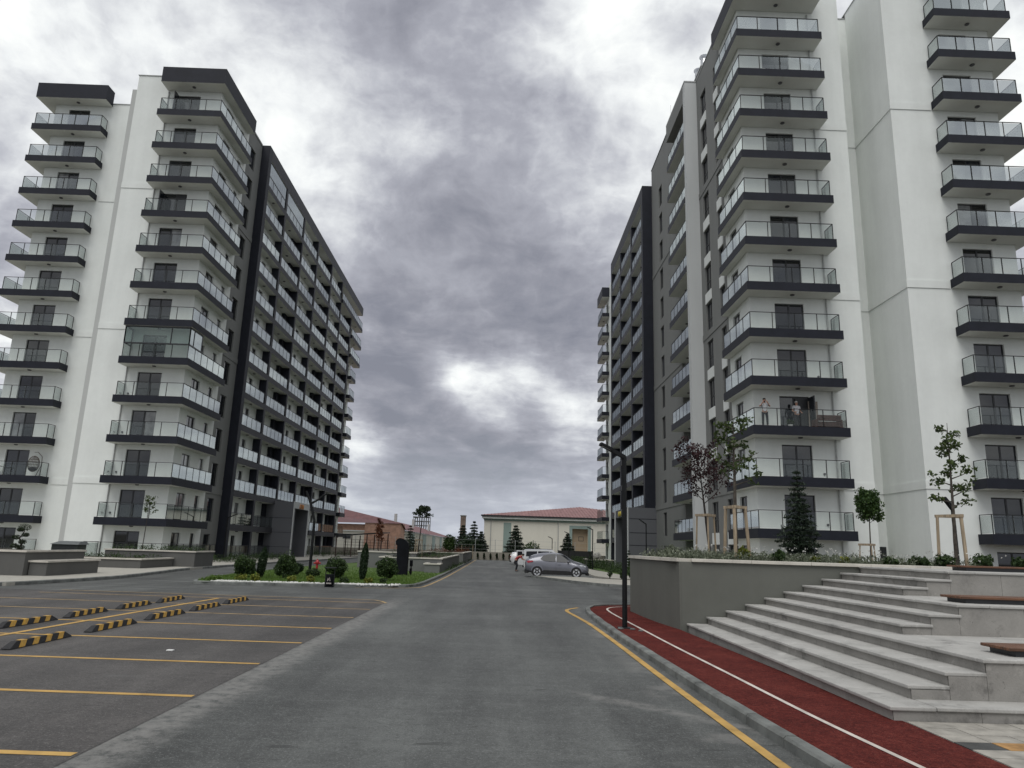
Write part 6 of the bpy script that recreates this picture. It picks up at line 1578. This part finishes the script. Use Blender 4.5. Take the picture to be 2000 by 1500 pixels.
# cream hall with red roof
MCREAM = stucco('cream_render', (.73, .705, .62), .06); MTEAL = stucco('teal_render', (.27, .345, .32), .06); MTAN = stucco('tan_render', (.34, .27, .19), .06)
def rooftile(name, col):
    return mat(name, col, .6, .16, 1.0, sx=(1, 1, 1))
MRT = rooftile('red_sheet_roof', (.25, .125, .118)); MRTD = rooftile('dark_red_roof', (.15, .056, .056))
HY = 130
t = thing('hall', 'cream hall with pink red hipped roof and teal bands at the street end', 'hall', (12, HY, 0))
mb = MB(); wall(mb, 'y', HY, -1, -2.7, 34, 0, 6.1, [(12.9, 15.7, .8, 5.4)], .8); mb.box(-2.7, HY+.02, 0, -2.6, HY+40, 6.1); mb.build('wall', MCREAM, t)
mb = MB(); mb.box(12.9, HY+.8, .8, 15.7, HY+.9, 5.4); mb.build('recess_back', MTAN, t)
window(t, 'window', 'y', HY+.76, -1, 14.1, 15.0, 3.3, 4.1, 1, .02)
mb = MB(); mb.box(-2.72, HY-.004, 6.1, 34, HY+.3, 6.4); mb.build('upper_wall', MCREAM, t); mb = MB(); mb.box(-2.75, HY-.06, 6.4, 34, HY+.3, 6.75); mb.build('teal_frieze', MTEAL, t)
mb = MB(); mb.box(.75, HY-.05, 0, 2.1, HY-.003, 6.1); mb.build('teal_pilaster', MTEAL, t)
for (a, b, c, d) in ((12.4, 12.9, .8, 5.4), (15.7, 16.2, .8, 5.4), (12.4, 16.2, 5.4, 5.95)):
    mb = MB(); mb.box(a, HY-.05, c, b, HY-.003, d); mb.build('teal_frame', MTEAL, t)
mb = MB(); mb.box(-3.1, HY-.55, 6.75, 34.5, HY+.4, 7.1); mb.build('fascia', MW, t)
mb = MB(); mb.box(-3.3, HY-.75, 7.1, 34.7, HY-.5, 7.35); mb.build('gutter', MFR, t)
E0, E1, RZ = (-3.3, HY-.7), (34.7, HY+42), 10.6
mb = MB(); r0, r1 = (15.7, HY+21), (15.7, HY+21)
rid = [(15.7, HY+14, 10.0), (15.7, HY+28, 10.0)]
c = [(E0[0], E0[1], 7.36), (E1[0], E0[1], 7.36), (E1[0], E1[1], 7.36), (E0[0], E1[1], 7.36)]
mb.face([c[0], c[1], rid[0]]); mb.face([c[1], c[2], rid[1], rid[0]]); mb.face([c[2], c[3], rid[1]]); mb.face([c[3], c[0], rid[0], rid[1]])
rf = mb.build('roof', MRT, t)
mb = MB()
for k in range(62):    # standing seams on the street slope
    x = E0[0]+.6+k*.61
    if x > 34: break
    f_ = 1-abs(x-15.7)/19.0
    y1 = E0[1]+(HY+14-E0[1])*f_; z1 = 7.36+(10.0-7.36)*f_
    mb.obox((x, E0[1], 7.40), (x, y1, z1+.04), .07, .06)
sm = mb.build('roof_seam', MRT, rf); sm['kind'] = 'stuff'
for x in (-1.5, 10.4): 
    mb = MB(); mb.tube([(x, HY-.1, 0), (x, HY-.1, 6.8)], .07, 6); mb.build('downpipe', MPIPE, t)
# brick fronted shed
MBRK = mat('brick_render', (.46, .275, .20), .85, .12, 2.5, .3, 30); MPNL = stucco('pale_panel', (.50, .50, .43), .08); MPT2 = stucco('pale_teal_panel', (.27, .34, .32), .08)
t = thing('industrial_shed', 'long red roofed shed with brick and beige front behind the left planters', 'shed', (-20, 128, 0))
SX = -17.0
mb = MB(); mb.box(SX-6.2, 127.4, 0, SX, 133, 5.25); mb.build('brick_block', MBRK, t)
mb = MB(); mb.box(-50, 128, 0, SX-6.21, 128.3, 3.9); mb.build('wall', MCREAM, t)
mb = MB(); mb.box(-50, 127.98, 3.95, SX-6.22, 128.3, 5.0); mb.build('brick_band', MBRK, t)
mb = MB(); mb.box(-50, 127.8, 3.78, SX-6.22, 128.0, 3.94); mb.build('ledge', MW, t)
for k in range(5):
    mb = MB(); mb.box(-27+(-3.2*k), 127.96, 2.5, -25.6-3.2*k, 127.99, 3.3); mb.build('window', MPANE[1], t)
for k, y in enumerate(range(133, 290, 8)):
    mb = MB(); mb.box(SX-.3, y+.02, 0, SX-.05+(.06 if k % 3 == 1 else 0), y+7.98, 4.0); mb.build('wall_panel', MPT2 if k % 3 == 1 else MPNL, t)
mb = MB(); mb.box(SX-.35, 133, 4.0, SX+.05, 290, 4.25); mb.build('gutter', MPIPE, t)
mb = MB(); ez, rz_ = 4.25, 8.4; xr = -31.5
mb.face([(SX+.3, 133, ez), (SX+.3, 290, ez), (xr, 290, rz_), (xr, 141, rz_)]); mb.face([(-50, 127.7, 5.0), (SX+.3, 127.2, 5.28), (SX+.3, 133, ez), (xr, 141, rz_), (-50, 150, rz_)]); rf = mb.build('roof', MRTD, t)
for y in (170, 205, 250): mb = MB(); mb.tube([(-24, y, 6.0), (-24, y, 8.6)], .35, 8); mb.build('roof_vent', MPIPE, rf)
t = thing('chimney', 'tall square brick chimney far behind the dark spruces', 'chimney', (-8.4, 170, 0))
mb = MB(); mb.box(-9.0, 169.5, 0, -7.8, 170.7, 8.5); mb.build('shaft', mat('old_brick', (.17, .13, .105), .9, .2, 1.5), t); mb = MB(); mb.box(-9.08, 169.42, 8.5, -7.72, 170.78, 8.75); mb.build('cap', MKERB, t)
# unfinished tower on the skyline
t = thing('unfinished_tower', 'bare concrete frame of an unfinished tower far on the skyline', 'tower', (-45, 420, 0))
MCON = mat('bare_concrete', (.16, .16, .165), .9)
for z_ in [2.5+k*2.4 for k in range(7)]: mb = MB(); mb.box(-49.5, 420, z_, -40.2, 430, z_+.35); mb.build('floor_slab', MCON, t)
for x in [-49.3+k*1.28 for k in range(8)]:
    mb = MB(); mb.box(x-.15, 420.2, 0, x+.15, 420.6, 17.0); mb.box(x-.15, 429.2, 0, x+.15, 429.6, 17.0); mb.build('column', MCON, t)
# far trees
for i, (x, y, w, h, lab) in enumerate([(2.55, 112, 5.0, 5.3, 'large dark spruce before the teal pilaster of the hall'), (10.4, 112, 3.4, 4.2, 'smaller spruce before the hall window'), (-6.1, 125, 4.6, 5.4, 'left dark spruce beside the chimney'), (-4.3, 126, 3.6, 6.2, 'slim tall spruce left of the hall corner'), (-3.0, 124, 3.4, 4.4, 'dark spruce against the hall corner')]):
    conifer('spruce_tree', (x, y, 0), w, h, lab, 'spruces beyond the end wall', LSP, 13, 2.2, .03, 'spruce', .20)
shrub('broadleaf_tree', (4.9, 109.5, .0), 3.0, 3.1, 'light green broadleaf tree right of the large spruce', None, LRD, 900, .13, 'tree')
shrub('broadleaf_tree', (-5.2, 122, .0), 4.6, 3.6, 'dark rounded tree filling the gap between the spruces', None, LCY, 1200, .2, 'tree')
conifer('young_conifer', (-2.2, 108.6, .9), .9, 1.4, 'little spruce behind the end wall left of the hall', None, LSP, 6, 1, .03, 'conifer', .1)
t = thing('black_screen', 'black mesh screen panel in front of the hall', 'screen', (10.3, 100, 0))
mb = MB(); mb.box(8.05, 100, .25, 12.6, 100.06, 1.68); mb.build('mesh_panel', MTRIM, t)
for x in (8.05, 10.3, 12.6): mb = MB(); mb.box(x-.04, 99.97, 0, x+.04, 100.1, 1.72); mb.build('post', MRAIL, t)
# pergola
t = thing('pergola', 'open steel pergola with a thin sloped roof beside the left building', 'pergola', (-17.5, 96, .1))
mb = MB(); mb.v = [(-20.6, 93, 2.62), (-14.6, 93, 3.12), (-14.6, 99, 3.22), (-20.6, 99, 2.72), (-20.6, 93, 2.74), (-14.6, 93, 3.24), (-14.6, 99, 3.34), (-20.6, 99, 2.84)]; mb.f = [(3, 2, 1, 0), (4, 5, 6, 7), (0, 1, 5, 4), (1, 2, 6, 5), (2, 3, 7, 6), (3, 0, 4, 7)]; mb.m = [0]*6; mb.build('roof', MRAIL, t)
MRST = mat('rust_brown_steel', (.06, .035, .028), .7)
for x in (-20.4, -18.5, -16.6, -14.8):
    for y in (93.2, 98.8): mb = MB(); mb.box(x-.06, y-.06, .1, x+.06, y+.06, 2.62+(x+20.6)*.083); mb.build('post', MRST, t)
for i in range(13): mb = MB(); x = -20.6+i*.5; mb.box(x-.02, 98.75, .1, x+.02, 98.8, 2.2); mb.build('lattice_bar', MRST, t)
for k in range(6): mb = MB(); z_ = .45+k*.36; mb.box(-20.6, 98.70, z_, -14.6, 98.74, z_+.035); mb.build('lattice_rail', MRST, t)
t = thing('wooden_fence', 'thin rail fence among plants behind the lawn planters', 'fence', (-9, 85, 0))
for i in range(22): mb = MB(); x = -14.5+i*.52; mb.box(x-.03, 103.0, .1, x+.03, 103.05, 2.0); mb.build('fence_post', MRST if i % 3 else MSTAKE, t)
for z_ in (.9, 1.7): mb = MB(); mb.box(-14.6, 103.06, z_, -3.4, 103.1, z_+.05); mb.build('fence_rail', MRST, t)
# dashed white line across the street
for i in range(4): strip('street_marking', [(-3.1+i*1.15, 71.4), (-2.45+i*1.15, 71.4)], .22, .009, MWP)
